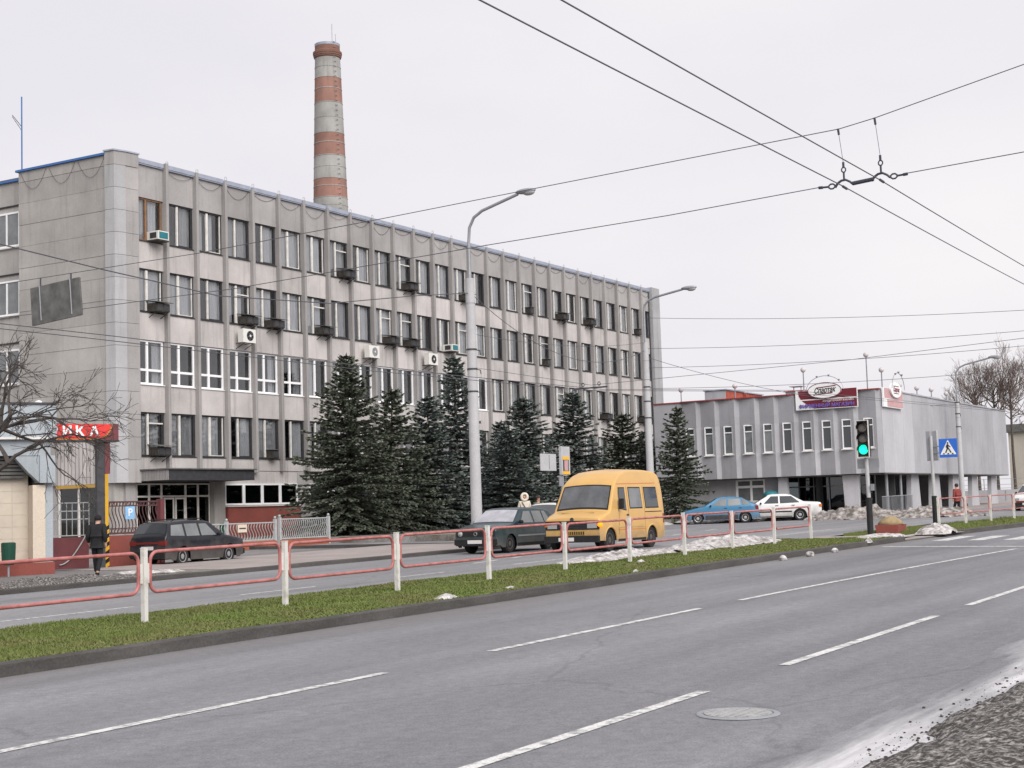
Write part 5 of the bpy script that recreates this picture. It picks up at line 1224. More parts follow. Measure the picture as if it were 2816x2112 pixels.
    def screen(s, name, x0, x1, m, inset=.10, off=.010, parent=None, n=8, y0=None, y1=None):
        """pane lying on the top silhouette between x0 and x1 (windscreen, rear window, bonnet panel)"""
        mb = MB()
        for j in range(n+1):
            x = x0+(x1-x0)*j/n; z = s.zt(x)
            h = max(.05, s.y(x, z-.07)-inset)
            lo, hi = (-h, h) if y0 is None else (y0, y1)
            e = .01; dz = (s.zt(x+e)-s.zt(x-e))/(2*e); nx, nz = -dz, 1.0; l_ = math.hypot(nx, nz); nx /= l_; nz /= l_
            for i in range(n+1):
                yy = lo+(hi-lo)*i/n; q = abs(yy)/max(.05, s.y(x, z-.07)-.07); zz = z+s.crown*(1-min(1, q)**2)
                mb.v.append((x+nx*off, yy, zz+nz*off))
        mb.f = [(j*(n+1)+i, j*(n+1)+i+1, (j+1)*(n+1)+i+1, (j+1)*(n+1)+i) for j in range(n) for i in range(n)]
        return mb.build(name, m, parent or s.t, True, world=False)
    def add(s, name, mb, m, parent=None, smooth=False): return mb.build(name, m, parent or s.t, smooth, world=False)
    def nose(s, name, y0, y1, z0, z1, m, x=0.0, d=.02, parent=None):
        """box on the front (x small) or rear face"""
        return s.add(name, MB().box(x-d, x+d*.2, y0, y1, z0, z1) if x < s.L/2 else MB().box(x-d*.2, x+d, y0, y1, z0, z1), m, parent)

# ---- yellow van
VX, VY = 39.75, 21.5
van = Car('minibus_van', 'yellow high-roof minibus with a lit orange indicator behind the railing', 'vanyellow', 4.55,
    [(0, .98), (.03, 1.02), (.25, 1.10), (.62, 1.21), (.66, 1.24), (1.08, 1.96), (1.16, 2.06), (1.32, 2.18), (1.6, 2.33), (1.95, 2.43), (2.4, 2.47), (3.5, 2.47), (4.1, 2.43), (4.33, 2.35), (4.45, 2.18), (4.51, 1.9), (4.55, 1.3)],
    [(0.0, .97), (.35, .985), (.9, .985), (1.2, .975), (1.9, .91), (2.05, .89), (2.5, .80)], (.62, 3.52), .35, plan=.07, clear=.28, loc=(VX, VY, gz(41)), crown=.05, cat='van', rim='darkrim')
g = van.screen('windscreen_seal', .66, 1.10, 'black', .09, .006); van.screen('windscreen', .69, 1.07, 'vanglass', .13, .012, g)
for y in (-.35, .30):
    mb = MB().tube([(.66, y, 1.27), (.74, y+.30, 1.40)], .012, 4); van.add('wiper', mb, 'black')
van.sides('door_window', [(1.28, 1.30), (1.72, 1.24), (1.72, 1.90), (1.36, 1.90)], 'carglass', rim=.03)
van.sides('side_window', [(2.02, 1.30), (2.86, 1.30), (2.82, 1.90), (2.02, 1.90)], 'carglass_pale', rim=.035)
van.sides('side_window', [(3.14, 1.30), (4.05, 1.30), (3.99, 1.90), (3.12, 1.90)], 'carglass', rim=.035)
van.sides('roof_joint', [(1.25, 2.02), (4.4, 2.05), (4.4, 2.075), (1.25, 2.045)], 'amberoff', .004)
van.sides('body_crease', [(1.1, .62), (3.05, .62), (3.05, .64), (1.1, .64)], 'amberoff', .003)
van.sides('door_gap', [(1.16, .50), (1.175, .50), (1.30, 1.95), (1.285, 1.95)], 'black', .003)
van.sides('door_gap', [(1.88, .50), (1.893, .50), (1.893, 1.95), (1.88, 1.95)], 'black', .003)
van.sides('door_gap', [(3.02, .55), (3.032, .55), (3.032, 1.95), (3.02, 1.95)], 'black', .003)
for sg in (-1, 1):
    van.add('door_handle', MB().box(1.74, 1.86, sg*.995-.012, sg*.995+.012, 1.06, 1.10), 'black')
    m_ = van.add('mirror', MB().box(1.14, 1.24, min(sg*1.02, sg*1.16), max(sg*1.02, sg*1.16), 1.28, 1.58), 'black'); van.add('mirror_arm', MB().tube([(1.25, sg*.93, 1.25), (1.20, sg*1.05, 1.32)], .018, 5), 'black', m_)
    van.add('fender_lip', MB().tube([(.62-.41*math.cos(PI*i/12), sg*.975, .335+.41*math.sin(PI*i/12)) for i in range(13)], .03, 6), 'vanyellow')
    van.add('fender_lip', MB().tube([(3.52-.41*math.cos(PI*i/12), sg*.975, .335+.41*math.sin(PI*i/12)) for i in range(13)], .03, 6), 'vanyellow')
    van.nose('headlight', min(sg*.52, sg*.84), max(sg*.52, sg*.84), .72, .90, 'headlens', -.015, .02)
gr = van.nose('grille', -.92, .92, .68, .95, 'black', -.0, .015)
for k in range(5): van.nose('grille_bar', -.46, .46, .70+.05*k, .715+.05*k, 'darkmetal', -.018, .006, gr)
van.nose('lower_grille', -.42, .42, .52, .64, 'gold', -.0, .012)
for k in range(11): van.nose('slot', -.40+.075*k, -.36+.075*k, .535, .625, 'black', -.014, .004)
van.nose('front_bumper', -.93, .93, .30, .50, 'black', -.02, .09); van.nose('number_plate', -.10, .42, .34, .45, 'plate', -.115, .01)
for y0, y1, m_ in ((-.98, -.84, 'amber'), (.84, .96, 'amberoff')): van.add('indicator', MB().add(*ellipsoid((.05, (y0+y1)/2, .82), 1, (.09, .085, .085), 12, 8)), m_)
van.add('vent_slot', MB().box(.36, .44, -.55, -.2, 1.145, 1.18), 'black'); van.add('vent_slot', MB().box(.36, .44, .2, .55, 1.145, 1.18), 'black')
van.add('emblem', MB().lathe([(.06, -.0), (.06, .012)], 16, 'x', (-.03, 0, .99)), 'darkmetal')
van.sides('rub_strip', [(1.15, .70), (3.05, .70), (3.05, .735), (1.15, .735)], 'vanyellow', .012)
van.sides('slide_rail', [(3.05, 1.14), (4.3, 1.14), (4.3, 1.165), (3.05, 1.165)], 'black', .006)
van.sides('rear_light', [(4.40, .78), (4.50, .78), (4.48, 1.08), (4.38, 1.08)], 'redlens', .012)
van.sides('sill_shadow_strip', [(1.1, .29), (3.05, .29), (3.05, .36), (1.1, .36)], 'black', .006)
for y in (-.45, .45): van.add('seat', MB().box(1.55, 1.7, y-.24, y+.24, .9, 1.6), 'black')

def small_parts(c, fog=None, plate_f=None, tail=None, head=None, bump='black', ind=None):
    L_ = c.L; W_ = c.wz[0][1]
    if bump:
        c.add('front_bumper', MB().box(-.06, .10, -W_*.95, W_*.95, .28, .45), bump); c.add('rear_bumper', MB().box(L_-.10, L_+.06, -W_*.95, W_*.95, .30, .47), bump)
    if plate_f: c.add('number_plate', MB().box(-.075, -.062, -.26, .26, plate_f, plate_f+.11), 'plate')
    for sg in (-1, 1):
        c.add('mirror', MB().add(*ellipsoid((interp([(0, 0)], 0)+c.mx, sg*(W_+.06), c.mz), 1, (.05, .09, .06), 10, 6)), 'black', smooth=True)
# ---- dark green hatchback
gpaint = carpaint('dark_green_paint', (0.008, 0.030, 0.038), .12, .5)
golf = Car('hatchback_car', 'dark green boxy hatchback driving just left of the yellow van', gpaint, 3.98,
    [(0, .74), (.03, .78), (.9, .90), (1.02, .93), (1.68, 1.36), (1.85, 1.395), (2.6, 1.40), (3.3, 1.35), (3.45, 1.31), (3.78, .95), (3.9, .86), (3.98, .80)],
    [(0.0, .80), (.4, .83), (.6, .83), (.9, .80), (1.35, .62), (1.5, .56)], (.80, 3.27), .29, plan=.10, clear=.19, loc=(39.75, 24.95, gz(41)), crown=.02, rim='darkrim')
golf.mx, golf.mz = 1.38, .96
golf.screen('windscreen', 1.06, 1.63, 'skyglass', .06, .008); golf.screen('rear_window', 3.48, 3.76, 'carglass', .08, .008)
golf.sides('door_window', [(1.45, .93), (2.26, .92), (2.26, 1.29), (1.86, 1.29)], 'carglass_pale'); golf.sides('rear_side_window', [(2.36, .92), (2.96, .92), (2.93, 1.29), (2.36, 1.29)], 'carglass_pale'); golf.sides('quarter_window', [(3.03, .92), (3.42, .92), (3.22, 1.28), (3.02, 1.29)], 'carglass_pale')
golf.sides('side_moulding', [(.95+.25, .50), (2.95, .50), (2.95, .55), (1.2, .55)], 'steel', .012); golf.sides('door_gap', [(2.30, .30), (2.31, .30), (2.31, .9), (2.30, .9)], 'black', .003); golf.sides('sill_trim', [(1.2, .21), (2.9, .21), (2.9, .30), (1.2, .30)], 'black', .006)
golf.nose('grille', -.70, .70, .54, .70, 'black', 0, .012)
for y in (-.56, .56): golf.add('headlight', MB().lathe([(.085, 0), (.08, -.02), (0, -.03)], 18, 'x', (-.012, y, .62)), 'headlens', smooth=True)
golf.add('emblem', MB().ring([(-.016, .055*math.cos(t), .62+.055*math.sin(t)) for t in [2*PI*i/14 for i in range(14)]], .008, 5), 'alloy')
for y in (-.3, .15): golf.add('wiper', MB().tube([(1.06, y, .955), (1.12, y+.4, .985)], .012, 4), 'black')
small_parts(golf, plate_f=.32)
# ---- white car half hidden behind the van
wpaint = carpaint('white_car_paint', (0.70, 0.70, 0.69), .08, .6)
wc = Car('sedan_car', 'white car mostly hidden between the dark hatchback and the van', wpaint, 4.3,
    [(0, .70), (.03, .74), (1.0, .92), (1.12, .96), (1.85, 1.42), (2.1, 1.46), (3.0, 1.44), (3.3, 1.38), (3.85, 1.02), (4.25, .98), (4.3, .9)],
    [(0, .82), (.4, .85), (.9, .83), (1.45, .60)], (.85, 3.4), .30, clear=.19, loc=(50.1, 29.3, gz(50)))
wc.mx, wc.mz = 1.5, 1.0
wc.screen('windscreen', 1.16, 1.80, 'carglass', .06, .008); wc.screen('rear_window', 3.36, 3.80, 'carglass', .08, .008)
wc.sides('door_window', [(1.62, .97), (2.45, .97), (2.45, 1.36), (2.02, 1.36)], 'carglass'); wc.sides('rear_side_window', [(2.55, .97), (3.3, .97), (3.15, 1.34), (2.55, 1.36)], 'carglass')
wc.add('headlight', MB().box(-.02, .05, -.75, -.45, .58, .70), 'headlens'); wc.add('headlight', MB().box(-.02, .05, .45, .75, .58, .70), 'headlens'); small_parts(wc, plate_f=.33, bump=wpaint)
# ---- black estate car at the gate
kpaint = carpaint('black_car_paint', (0.010, 0.011, 0.016), .10, .45)
est = Car('estate_car', 'black estate car parked facing the fence beside the gate', kpaint, 4.08,
    [(0, .72), (.03, .78), (.9, .90), (1.05, .93), (1.72, 1.35), (1.9, 1.38), (2.6, 1.41), (3.6, 1.36), (3.78, 1.32), (3.98, .98), (4.04, .92), (4.08, .84)],
    [(0, .80), (.4, .83), (.88, .81), (1.4, .60)], (.82, 3.22), .30, clear=.19, loc=(36.95, 32.7, gz(36)), rz=PI, scale=.94)
est.t.scale = (.87, .94, .985); est.mx, est.mz = 1.42, .95
est.screen('windscreen', 1.09, 1.68, 'carglass', .06, .008); est.screen('rear_window', 3.79, 3.97, 'carglass', .08, .008)
est.sides('door_window', [(1.50, .92), (2.28, .92), (2.28, 1.29), (1.9, 1.29)], 'carglass_pale'); est.sides('rear_side_window', [(2.38, .92), (3.04, .92), (3.02, 1.30), (2.38, 1.30)], 'carglass_pale'); est.sides('luggage_window', [(3.14, .93), (3.82, .95), (3.68, 1.27), (3.12, 1.29)], 'carglass_pale')
for sg in (-1, 1):
    est.add('roof_rail', MB().tube([(1.95, sg*.56, 1.40), (2.1, sg*.56, 1.46), (3.4, sg*.56, 1.44), (3.55, sg*.56, 1.38)], .016, 5), 'black'); est.add('tail_light', MB().box(3.96, 4.09, min(sg*.50, sg*.78), max(sg*.50, sg*.78), .66, .80), 'redlens')
est.add('tail_band', MB().box(4.03, 4.095, -.5, .5, .70, .76), 'redlens'); est.add('rear_plate', MB().box(4.09, 4.105, -.26, .26, .52, .63), 'plate'); small_parts(est)
# ---- blue hatchback and white sedan by the shop
bpaint = carpaint('blue_car_paint', (0.040, 0.175, 0.31), .12, .5)
bl = Car('hatchback_car', 'blue sloping hatchback parked before the shop, left of the white sedan', bpaint, 4.05,
    [(0, .62), (.03, .66), (.5, .78), (1.05, .90), (1.15, .93), (1.85, 1.36), (2.1, 1.40), (2.7, 1.40), (3.2, 1.33), (3.75, 1.03), (3.98, .95), (4.05, .75)],
    [(0, .80), (.4, .84), (.9, .82), (1.4, .60)], (.80, 3.32), .30, plan=.14, clear=.20, loc=(72.16, 32.42, gz(72)), rz=math.radians(-66), scale=.97)
bl.mx, bl.mz = 1.5, .95
bl.screen('windscreen', 1.19, 1.80, 'carglass', .06, .008); bl.screen('rear_window', 3.25, 3.70, 'carglass', .08, .008)
bl.sides('door_window', [(1.60, .94), (2.34, .94), (2.36, 1.31), (2.0, 1.31)], 'carglass_pale'); bl.sides('rear_side_window', [(2.43, .94), (3.1, .96), (3.05, 1.30), (2.44, 1.31)], 'carglass_pale'); bl.sides('quarter_window', [(3.18, .97), (3.6, 1.0), (3.28, 1.25), (3.12, 1.28)], 'carglass')
bl.sides('sill_trim', [(1.2, .22), (2.95, .22), (2.95, .46), (1.2, .46)], 'darkmetal', .006)
for sg in (-1, 1):
    bl.add('tail_light', MB().box(3.80, 4.03, min(sg*.56, sg*.80), max(sg*.56, sg*.80), .72, .92), 'redlens'); bl.add('headlight', MB().box(-.02, .08, min(sg*.48, sg*.74), max(sg*.48, sg*.74), .54, .64), 'headlens')
    for x in (2.22, 3.0): bl.add('door_handle', MB().box(x, x+.14, sg*.835-.01, sg*.835+.01, .80, .83), 'black')
small_parts(bl, bump=bpaint)
au = Car('sedan_car', 'white long sedan parked before the shop, right of the blue hatchback', wpaint, 4.75,
    [(0, .66), (.03, .70), (1.1, .88), (1.25, .92), (2.0, 1.36), (2.2, 1.40), (2.9, 1.40), (3.2, 1.35), (3.85, .98), (4.6, .93), (4.72, .90), (4.75, .7)],
    [(0, .84), (.4, .89), (.9, .86), (1.4, .62)], (.93, 3.62), .31, plan=.08, clear=.20, loc=(74.72, 30.80, gz(74.5)), rz=math.radians(-67))
au.mx, au.mz = 1.6, .95
au.screen('windscreen', 1.29, 1.95, 'carglass', .06, .008); au.screen('rear_window', 3.25, 3.80, 'carglass', .08, .008)
au.sides('door_window', [(1.75, .93), (2.52, .93), (2.52, 1.31), (2.14, 1.31)], 'carglass'); au.sides('rear_side_window', [(2.60, .93), (3.64, .95), (3.20, 1.30), (2.60, 1.31)], 'carglass')
au.sides('side_moulding', [(1.35, .46), (3.2, .46), (3.2, .53), (1.35, .53)], 'black', .012); au.sides('sill_trim', [(1.35, .22), (3.2, .22), (3.2, .26), (1.35, .26)], 'black', .006)
for sg in (-1, 1):
    au.add('tail_light', MB().box(4.62, 4.77, min(sg*.5, sg*.87), max(sg*.5, sg*.87), .70, .84), 'amberoff')
    for x in (2.35, 3.2): au.add('door_handle', MB().box(x, x+.16, sg*.885-.01, sg*.885+.01, .80, .83), 'black')
small_parts(au, bump='darkmetal')
rc = Car('estate_car', 'white car nose at the right edge behind the railing', wpaint, 4.3,
    [(0, .66), (.03, .72), (1.0, .92), (1.12, .96), (1.85, 1.42), (2.1, 1.46), (3.7, 1.44), (4.2, 1.0), (4.3, .9)],
    [(0, .82), (.4, .85), (.9, .83), (1.45, .60)], (.85, 3.4), .30, clear=.19, loc=(84.7, 17.5, gz(84)))
rc.mx, rc.mz = 1.5, 1.0
rc.screen('windscreen', 1.16, 1.80, 'carglass', .06, .008); rc.sides('door_window', [(1.62, .97), (2.45, .97), (2.45, 1.36), (2.02, 1.36)], 'carglass')
for y in (-.6, .6): rc.add('headlight', MB().box(-.02, .05, y-.16, y+.16, .58, .70), 'headlens')
rc.add('grille_band', MB().box(-.03, .02, -.6, .6, .46, .55), 'redlens'); small_parts(rc, plate_f=.33)

# ================================================================ PEOPLE
def skin_obj(name, chains, m, parent=None, sub=1, world=False, loc=None, rz=0):
    """one continuous surface grown over joints: chains = list of [(point, radius or (rx, ry)), ...]; shared points are merged"""
    verts = []; idx = {}; ed = []
    rad = []
    for ch_ in chains:
        prev = None
        for p, r in ch_:
            key = tuple(round(c, 4) for c in p)
            if key not in idx: idx[key] = len(verts); verts.append(key); rad.append(r if isinstance(r, tuple) else (r, r))
            if prev is not None: ed.append((prev, idx[key]))
            prev = idx[key]
    me = bpy.data.meshes.new(name); me.from_pydata(verts, ed, []); me.update()
    o = obj(name, me, parent, world)
    if loc is not None: o.location = loc; o.rotation_euler = (0, 0, rz); WM[o.name] = Matrix.Translation(loc) @ Matrix.Rotation(rz, 4, 'Z')
    md = o.modifiers.new('Skin', 'SKIN'); sd = me.skin_vertices[0].data
    for i, r in enumerate(rad): sd[i].radius = r
    sd[0].use_root = True
    for p_ in me.skin_vertices[0].data: p_.use_loose = False
    sb_ = o.modifiers.new('Subdivision', 'SUBSURF'); sb_.levels = sub+1; sb_.render_levels = sub+1
    md.use_smooth_shade = True
    me.materials.append(M[m])
    # freeze to a plain mesh
    bpy.context.view_layer.update()
    ev = o.evaluated_get(bpy.context.evaluated_depsgraph_get()); nm = bpy.data.meshes.new_from_object(ev)
    o.modifiers.clear(); o.data = nm
    if not nm.materials: nm.materials.append(M[m])
    return o
def person(label, loc, rz, h, J, top, legs, extra=None, face=True):
    """J: joint dictionary in metres for a 1.75 m figure facing -y; body = one skin surface, clothes its children"""
    k = h/1.75
    P = {n_: tuple(c*k for c in v_) for n_, v_ in J.items()}
    def c(*names): return [(P[n_], r*k) for n_, r in names]
    ch_ = [[(P['pelvis'], (.13*k, .10*k)), (P['waist'], (.12*k, .09*k)), (P['chest'], (.15*k, .10*k)), (P['neck'], .055*k), (P['headlow'], .075*k), (P['head'], .088*k), (P['headtop'], .07*k)]]
    for s in 'lr':
        ch_.append([(P['chest'], (.15*k, .10*k)), (P['sh'+s], .065*k), (P['el'+s], .045*k), (P['wr'+s], .032*k), (P['ha'+s], .036*k), (P['fi'+s], .020*k)])
        ch_.append([(P['pelvis'], (.13*k, .10*k)), (P['hip'+s], .09*k), (P['kn'+s], .06*k), (P['an'+s], .042*k), (P['to'+s], .038*k)])
    b = skin_obj('person', ch_, 'skin', None, 1, loc=loc, rz=rz); tag(b, label, 'person', 'people on foot')
    jk = [[(P['pelvis'], (.185*k, .15*k)), (P['waist'], (.17*k, .135*k)), (P['chest'], (.20*k, .145*k)), (tuple(Vector(P['chest']).lerp(Vector(P['neck']), .75)), .085*k)]]
    for s in 'lr': jk.append([(P['chest'], (.20*k, .145*k)), (P['sh'+s], .095*k), (P['el'+s], .072*k), (P['wr'+s], .055*k)])
    if top[1]: jk.append([(P['pelvis'], (.185*k, .15*k)), (tuple(Vector(P['pelvis'])-Vector((0, 0, .16*k))), (.20*k, .16*k))])
    skin_obj('jacket', jk, top[0], b, 1)
    tr = [[(P['pelvis'], (.15*k, .12*k)), (tuple(Vector(P['pelvis'])+Vector((0, 0, .08*k))), (.15*k, .12*k))]]
    for s in 'lr': tr.append([(P['pelvis'], (.15*k, .12*k)), (P['hip'+s], .105*k), (P['kn'+s], .080*k), (P['an'+s], .065*k)])
    skin_obj('trousers', tr, legs, b, 1)
    for s in 'lr':
        a_, t_ = Vector(P['an'+s]), Vector(P['to'+s]); skin_obj('shoe', [[(tuple(a_-Vector((0, 0, .01))), .055*k), (tuple(a_.lerp(t_, .5)-Vector((0, 0, .02*k))), .05*k), (tuple(t_), .045*k)]], 'black', b, 1)
    hd = Vector(P['head'])
    if face:
        for sx in (-.032, .032): MB().add(*ellipsoid((hd.x+sx*k, hd.y-.085*k, hd.z+.0), .011*k, (1.2, 1, .8), 8, 6)).build('eye', 'black', b, True, world=False)
        MB().add(*ellipsoid((hd.x, hd.y-.096*k, hd.z-.03*k), .016*k, (.8, 1.2, 1.5), 8, 6)).build('nose', 'skin', b, True, world=False)
        MB().add(*ellipsoid((hd.x, hd.y-.084*k, hd.z-.068*k), .02*k, (1.2, .5, .35), 8, 6)).build('mouth', 'clothred', b, True, world=False)
    if extra: extra(b, P, k)
    return b
ST = dict(pelvis=(0, 0, .95), waist=(0, 0, 1.10), chest=(0, 0, 1.34), neck=(0, 0, 1.49), headlow=(0, -.01, 1.56), head=(0, -.015, 1.64), headtop=(0, 0, 1.72),
          shl=(-.19, 0, 1.41), shr=(.19, 0, 1.41), ell=(-.25, .02, 1.13), elr=(.25, .02, 1.13), wrl=(-.26, -.05, .90), wrr=(.26, -.05, .90), hal=(-.26, -.07, .83), har=(.26, -.07, .83), fil=(-.26, -.08, .76), fir=(.26, -.08, .76),
          hipl=(-.09, 0, .88), hipr=(.09, 0, .88), knl=(-.10, -.02, .48), knr=(.10, -.02, .48), anl=(-.10, .02, .08), anr=(.10, .02, .08), tol=(-.10, -.13, .045), tor=(.10, -.13, .045))
def hair_cap(m, drop=.0, rr_=.105):
    def f(b, P, k):
        h_ = Vector(P['head']); mb = MB(); v_, f_ = ellipsoid((h_.x, h_.y+.018*k, h_.z+.025*k), rr_*k, (.95, 1.08, 1.08), 14, 10)
        mb.add(v_, f_); keep = [q for q in mb.f if not all(mb.v[i][1] < h_.y-.035*k and mb.v[i][2] < h_.z+.06*k for i in q) and not all(mb.v[i][2] < h_.z-.07*k-drop for i in q)]
        mb.f = keep; mb.build('hair', m, b, True, world=False)
    return f
W1 = dict(ST); W1.update(anl=(-.09, .30, .12), knl=(-.10, .02, .50), tol=(-.09, .20, .05), anr=(.09, -.22, .09), knr=(.10, -.16, .50), tor=(.09, -.36, .06), ell=(-.26, .10, 1.14), wrl=(-.25, .02, .93), hal=(-.25, -.0, .86), fil=(-.25, -.02, .79), elr=(.26, .06, 1.14), wrr=(.26, -.08, .94), har=(.25, -.12, .88), fir=(.24, -.15, .82), chest=(0, -.05, 1.33), neck=(0, -.08, 1.47), headlow=(0, -.11, 1.53), head=(0, -.125, 1.60), headtop=(0, -.12, 1.68), shl=(-.19, -.04, 1.40), shr=(.19, -.04, 1.40))
def cap_(b, P, k):
    h_ = Vector(P['head']); mb = MB(); v_, f_ = ellipsoid((h_.x, h_.y+.01, h_.z+.035*k), .108*k, (1, 1.08, .95), 14, 10); mb.add(v_, f_)
    mb.f = [q for q in mb.f if not all(mb.v[i][2] < h_.z-.0 for i in q)]; mb.build('cap', 'clothblack', b, True, world=False)
person('person in dark clothes walking past the gatehouse with head bowed', (28.15, 29.35, gz(28)+.09), math.radians(120), 1.60, W1, ('clothblack', True), 'clothblack', cap_)
def hood_(b, P, k):
    h_ = Vector(P['head']); mb = MB(); rg = [(h_.x+.125*k*math.cos(t), h_.y-.055*k, h_.z+.005+.14*k*math.sin(t)) for t in [2*PI*i/20 for i in range(20)]]
    mb.ring(rg, .058*k, 8); mb.v = [tuple(Vector(p)+Vector((.6, .6, .6))*.016*fb(p[0]*9, p[2]*9, 3, 2.0)) for p in mb.v]; mb.build('fur_trim', 'fur', b, True, world=False)
    mb = MB(); v_, f_ = ellipsoid((h_.x, h_.y+.03*k, h_.z+.01*k), .14*k, (.92, 1, 1.08), 14, 10); mb.add(v_, f_); mb.f = [q for q in mb.f if not all(mb.v[i][1] < h_.y-.03*k for i in q)]; mb.build('hood', 'clothcream', b, True, world=False)
    MB().tube([(P['shl'][0]+.06, -.13*k, P['shl'][2]+.03), (0, -.15*k, 1.2*k), (.18*k, -.12*k, 1.0*k)], .016, 5).build('bag_strap', 'clothblack', b, world=False)
person('person in a cream coat with fur-trimmed hood behind the dark hatchback', (53.25, 31.0, .64), math.radians(-52), 1.68, ST, ('clothcream', True), 'clothblue', hood_)
person('person in a camouflage jacket beside the cream-coated one', (54.75, 31.2, .55), math.radians(-35), 1.70, ST, ('clothcamo', False), 'clothcamo', hair_cap('hair'))
W2 = dict(ST); W2.update(anl=(-.09, .22, .10), tol=(-.09, .10, .05), anr=(.09, -.18, .08), knr=(.10, -.14, .48), tor=(.09, -.31, .05))
person('person in a dark red coat walking in front of the shop columns', (76.2, 19.15, gz(76)+.02), math.radians(150), 1.6, W2, ('clothred', True), 'clothblack', hair_cap('hair'))

# ================================================================ SPRUCES
def spruce(seed, h, rad, dens=1.0):
    """returns numpy crown faces (twig sprays) and branch wood for a drooping spruce"""
    g = random.Random(seed); V = []; F = []; wood = MB()
    def spray(p, d, ln, wd, roll):
        d = d.normalized(); s = d.cross(Vector((0, 0, 1)))
        if s.length < 1e-3: s = Vector((1, 0, 0))
        s.normalize(); u = s.cross(d); s2 = s*math.cos(roll)+u*math.sin(roll)
        b = len(V); V.extend([p-s2*wd*.35, p+s2*wd*.35, p+d*ln*.55+s2*wd*.5, p+d*ln, p+d*ln*.55-s2*wd*.5]); F.append((b, b+1, b+2, b+3, b+4))
    n = int(h*4.2*dens); gap = g.random()*6
    for i in range(n):
        t = (i+.3)/n; z0_ = .03*h+h*.95*t; t2 = z0_/h
        nb = max(5, int((7+6*(1-t2))*dens)); a0 = g.random()*6.28
        for k in range(nb):
            z = z0_+(g.random()-.5)*.34*(1-t2*.7); az = a0+2*PI*k/nb+(g.random()-.5)*.7
            lobe = 1+.12*math.sin(az*3+gap)+.09*math.sin(z*2.3+az*2+gap)
            env = min(1.0, ((1-t2)/.74)**.88)*lobe
            if t2 < .10: env *= .90+t2
            ln = (rad*env+.10)*(.66+.42*g.random())
            up = .50*t2-.12+(g.random()-.5)*.22
            st = max(4, int(ln/.16)); pts = []
            for j in range(st+1):
                u = j/st; dz = ln*(up*u-.40*u*u*(1-t2*.7)+.24*u**3); w_ = az+.12*math.sin(u*2+k)
                pts.append(Vector((math.cos(w_)*ln*u, math.sin(w_)*ln*u, z+dz)))
            if ln > .7: wood.tube(pts[::2], [.020*(1-q/len(pts[::2]))+.006 for q in range(len(pts[::2]))], 3, False)
            for j in range(st):
                u = (j+.5)/st
                if u < .30 and g.random() < .6: continue
                p = pts[j].lerp(pts[j+1], g.random()); d = (pts[j+1]-pts[j]).normalized(); side = d.cross(Vector((0, 0, 1))).normalized()
                tw = (.17+.22*(1-u)*min(1, ln))*(.7+.6*g.random())
                for sg in (-1, 1):
                    for q in range(4):
                        dd = d*(.55+.5*g.random())+side*sg*(.5+.6*g.random())+Vector((0, 0, -.36+.46*g.random()))
                        spray(p, dd, tw*(.45+.55*g.random()), .07+.06*g.random(), g.random()*3.1)
                spray(p, d+Vector((0, 0, .34*g.random()-.1)), .22, .10, g.random()*3.1)
                spray(p, d*.6+Vector((0, 0, -.6*g.random()-.1))+side*(g.random()-.5), .21, .10, g.random()*3.1)
    for q in range(10): spray(Vector((0, 0, h*.975)), Vector((.3*math.cos(q*2.4), .3*math.sin(q*2.4), .5)), .16, .05, q)
    spray(Vector((0, 0, h*.97)), Vector((0, 0, 1)), .38, .07, 0); spray(Vector((0, 0, h*.97)), Vector((0, 0, 1)), .36, .07, 1.5)
    me = bpy.data.meshes.new('crown'); me.from_pydata([tuple(p) for p in V], [], F); me.update()
    return me, wood.mesh('branches', 'bark', fix=False)
SPM = {}
for key, sd, hh, rd, dn, mt in (('big', 1, 9.0, 2.55, 1.1, 'needle'), ('mid', 2, 8.0, 1.95, .95, 'needleblue'), ('slim', 3, 9.5, 1.75, .92, 'needleblue'), ('mid2', 4, 7.5, 2.05, .95, 'needleblue'), ('dark', 6, 7.0, 2.1, .92, 'needle')):
    cm_, wm_ = spruce(sd, hh, rd, dn); cm_.materials.append(M[mt]); SPM[key] = (cm_, wm_, hh, MB().tube([(0, 0, -.3), (0, 0, hh*.5), (0, 0, hh*.97)], [.15, .08, .012], 8).mesh('trunk', 'bark'))
def put_spruce(key, x, y, top, wscale, rz, lab, off=.26):
    cm_, wm_, hh, tm_ = SPM[key]; z0 = gz(x, off); k = (top-z0)/hh
    t = thing('spruce_tree', lab, 'spruce', (x, y, z0), rz, 'spruces before the office block'); t.scale = (k*wscale, k*wscale, k)
    for n_, me in (('trunk', tm_), ('crown', cm_), ('branches', wm_)):
        o = obj(n_, me, t, world=False)
put_spruce('big', 56.4, 42.3, 9.3, 1.2, .3, 'biggest dark green spruce, leftmost beside the entrance')
put_spruce('dark', 60.4, 42.6, 7.9, 1.2, 2.0, 'spruce peeking out behind the right flank of the biggest spruce')
put_spruce('mid', 63.6, 42.6, 7.75, 1.55, 1.0, 'bluish spruce just right of the biggest one')
put_spruce('slim', 67.8, 43.6, 10.2, 1.35, .0, 'tallest slim spruce directly left of the nearest street lamp')
put_spruce('mid', 69.9, 42.0, 6.6, 1.5, 4.0, 'smaller spruce directly right of the nearest street lamp pole')
put_spruce('mid2', 71.0, 41.2, 7.9, 1.62, 3.0, 'broad-topped spruce above the dark hatchback and the two people')
put_spruce('mid', 76.0, 40.8, 8.45, 1.55, 5.0, 'spruce behind the bus stop board')
put_spruce('dark', 81.7, 40.5, 7.35, 1.5, 1.5, 'spruce behind the yellow van left of the middle street lamp')
put_spruce('mid2', 86.0, 41.0, 6.5, 1.35, 2.5, 'low spruce right behind the middle street lamp')
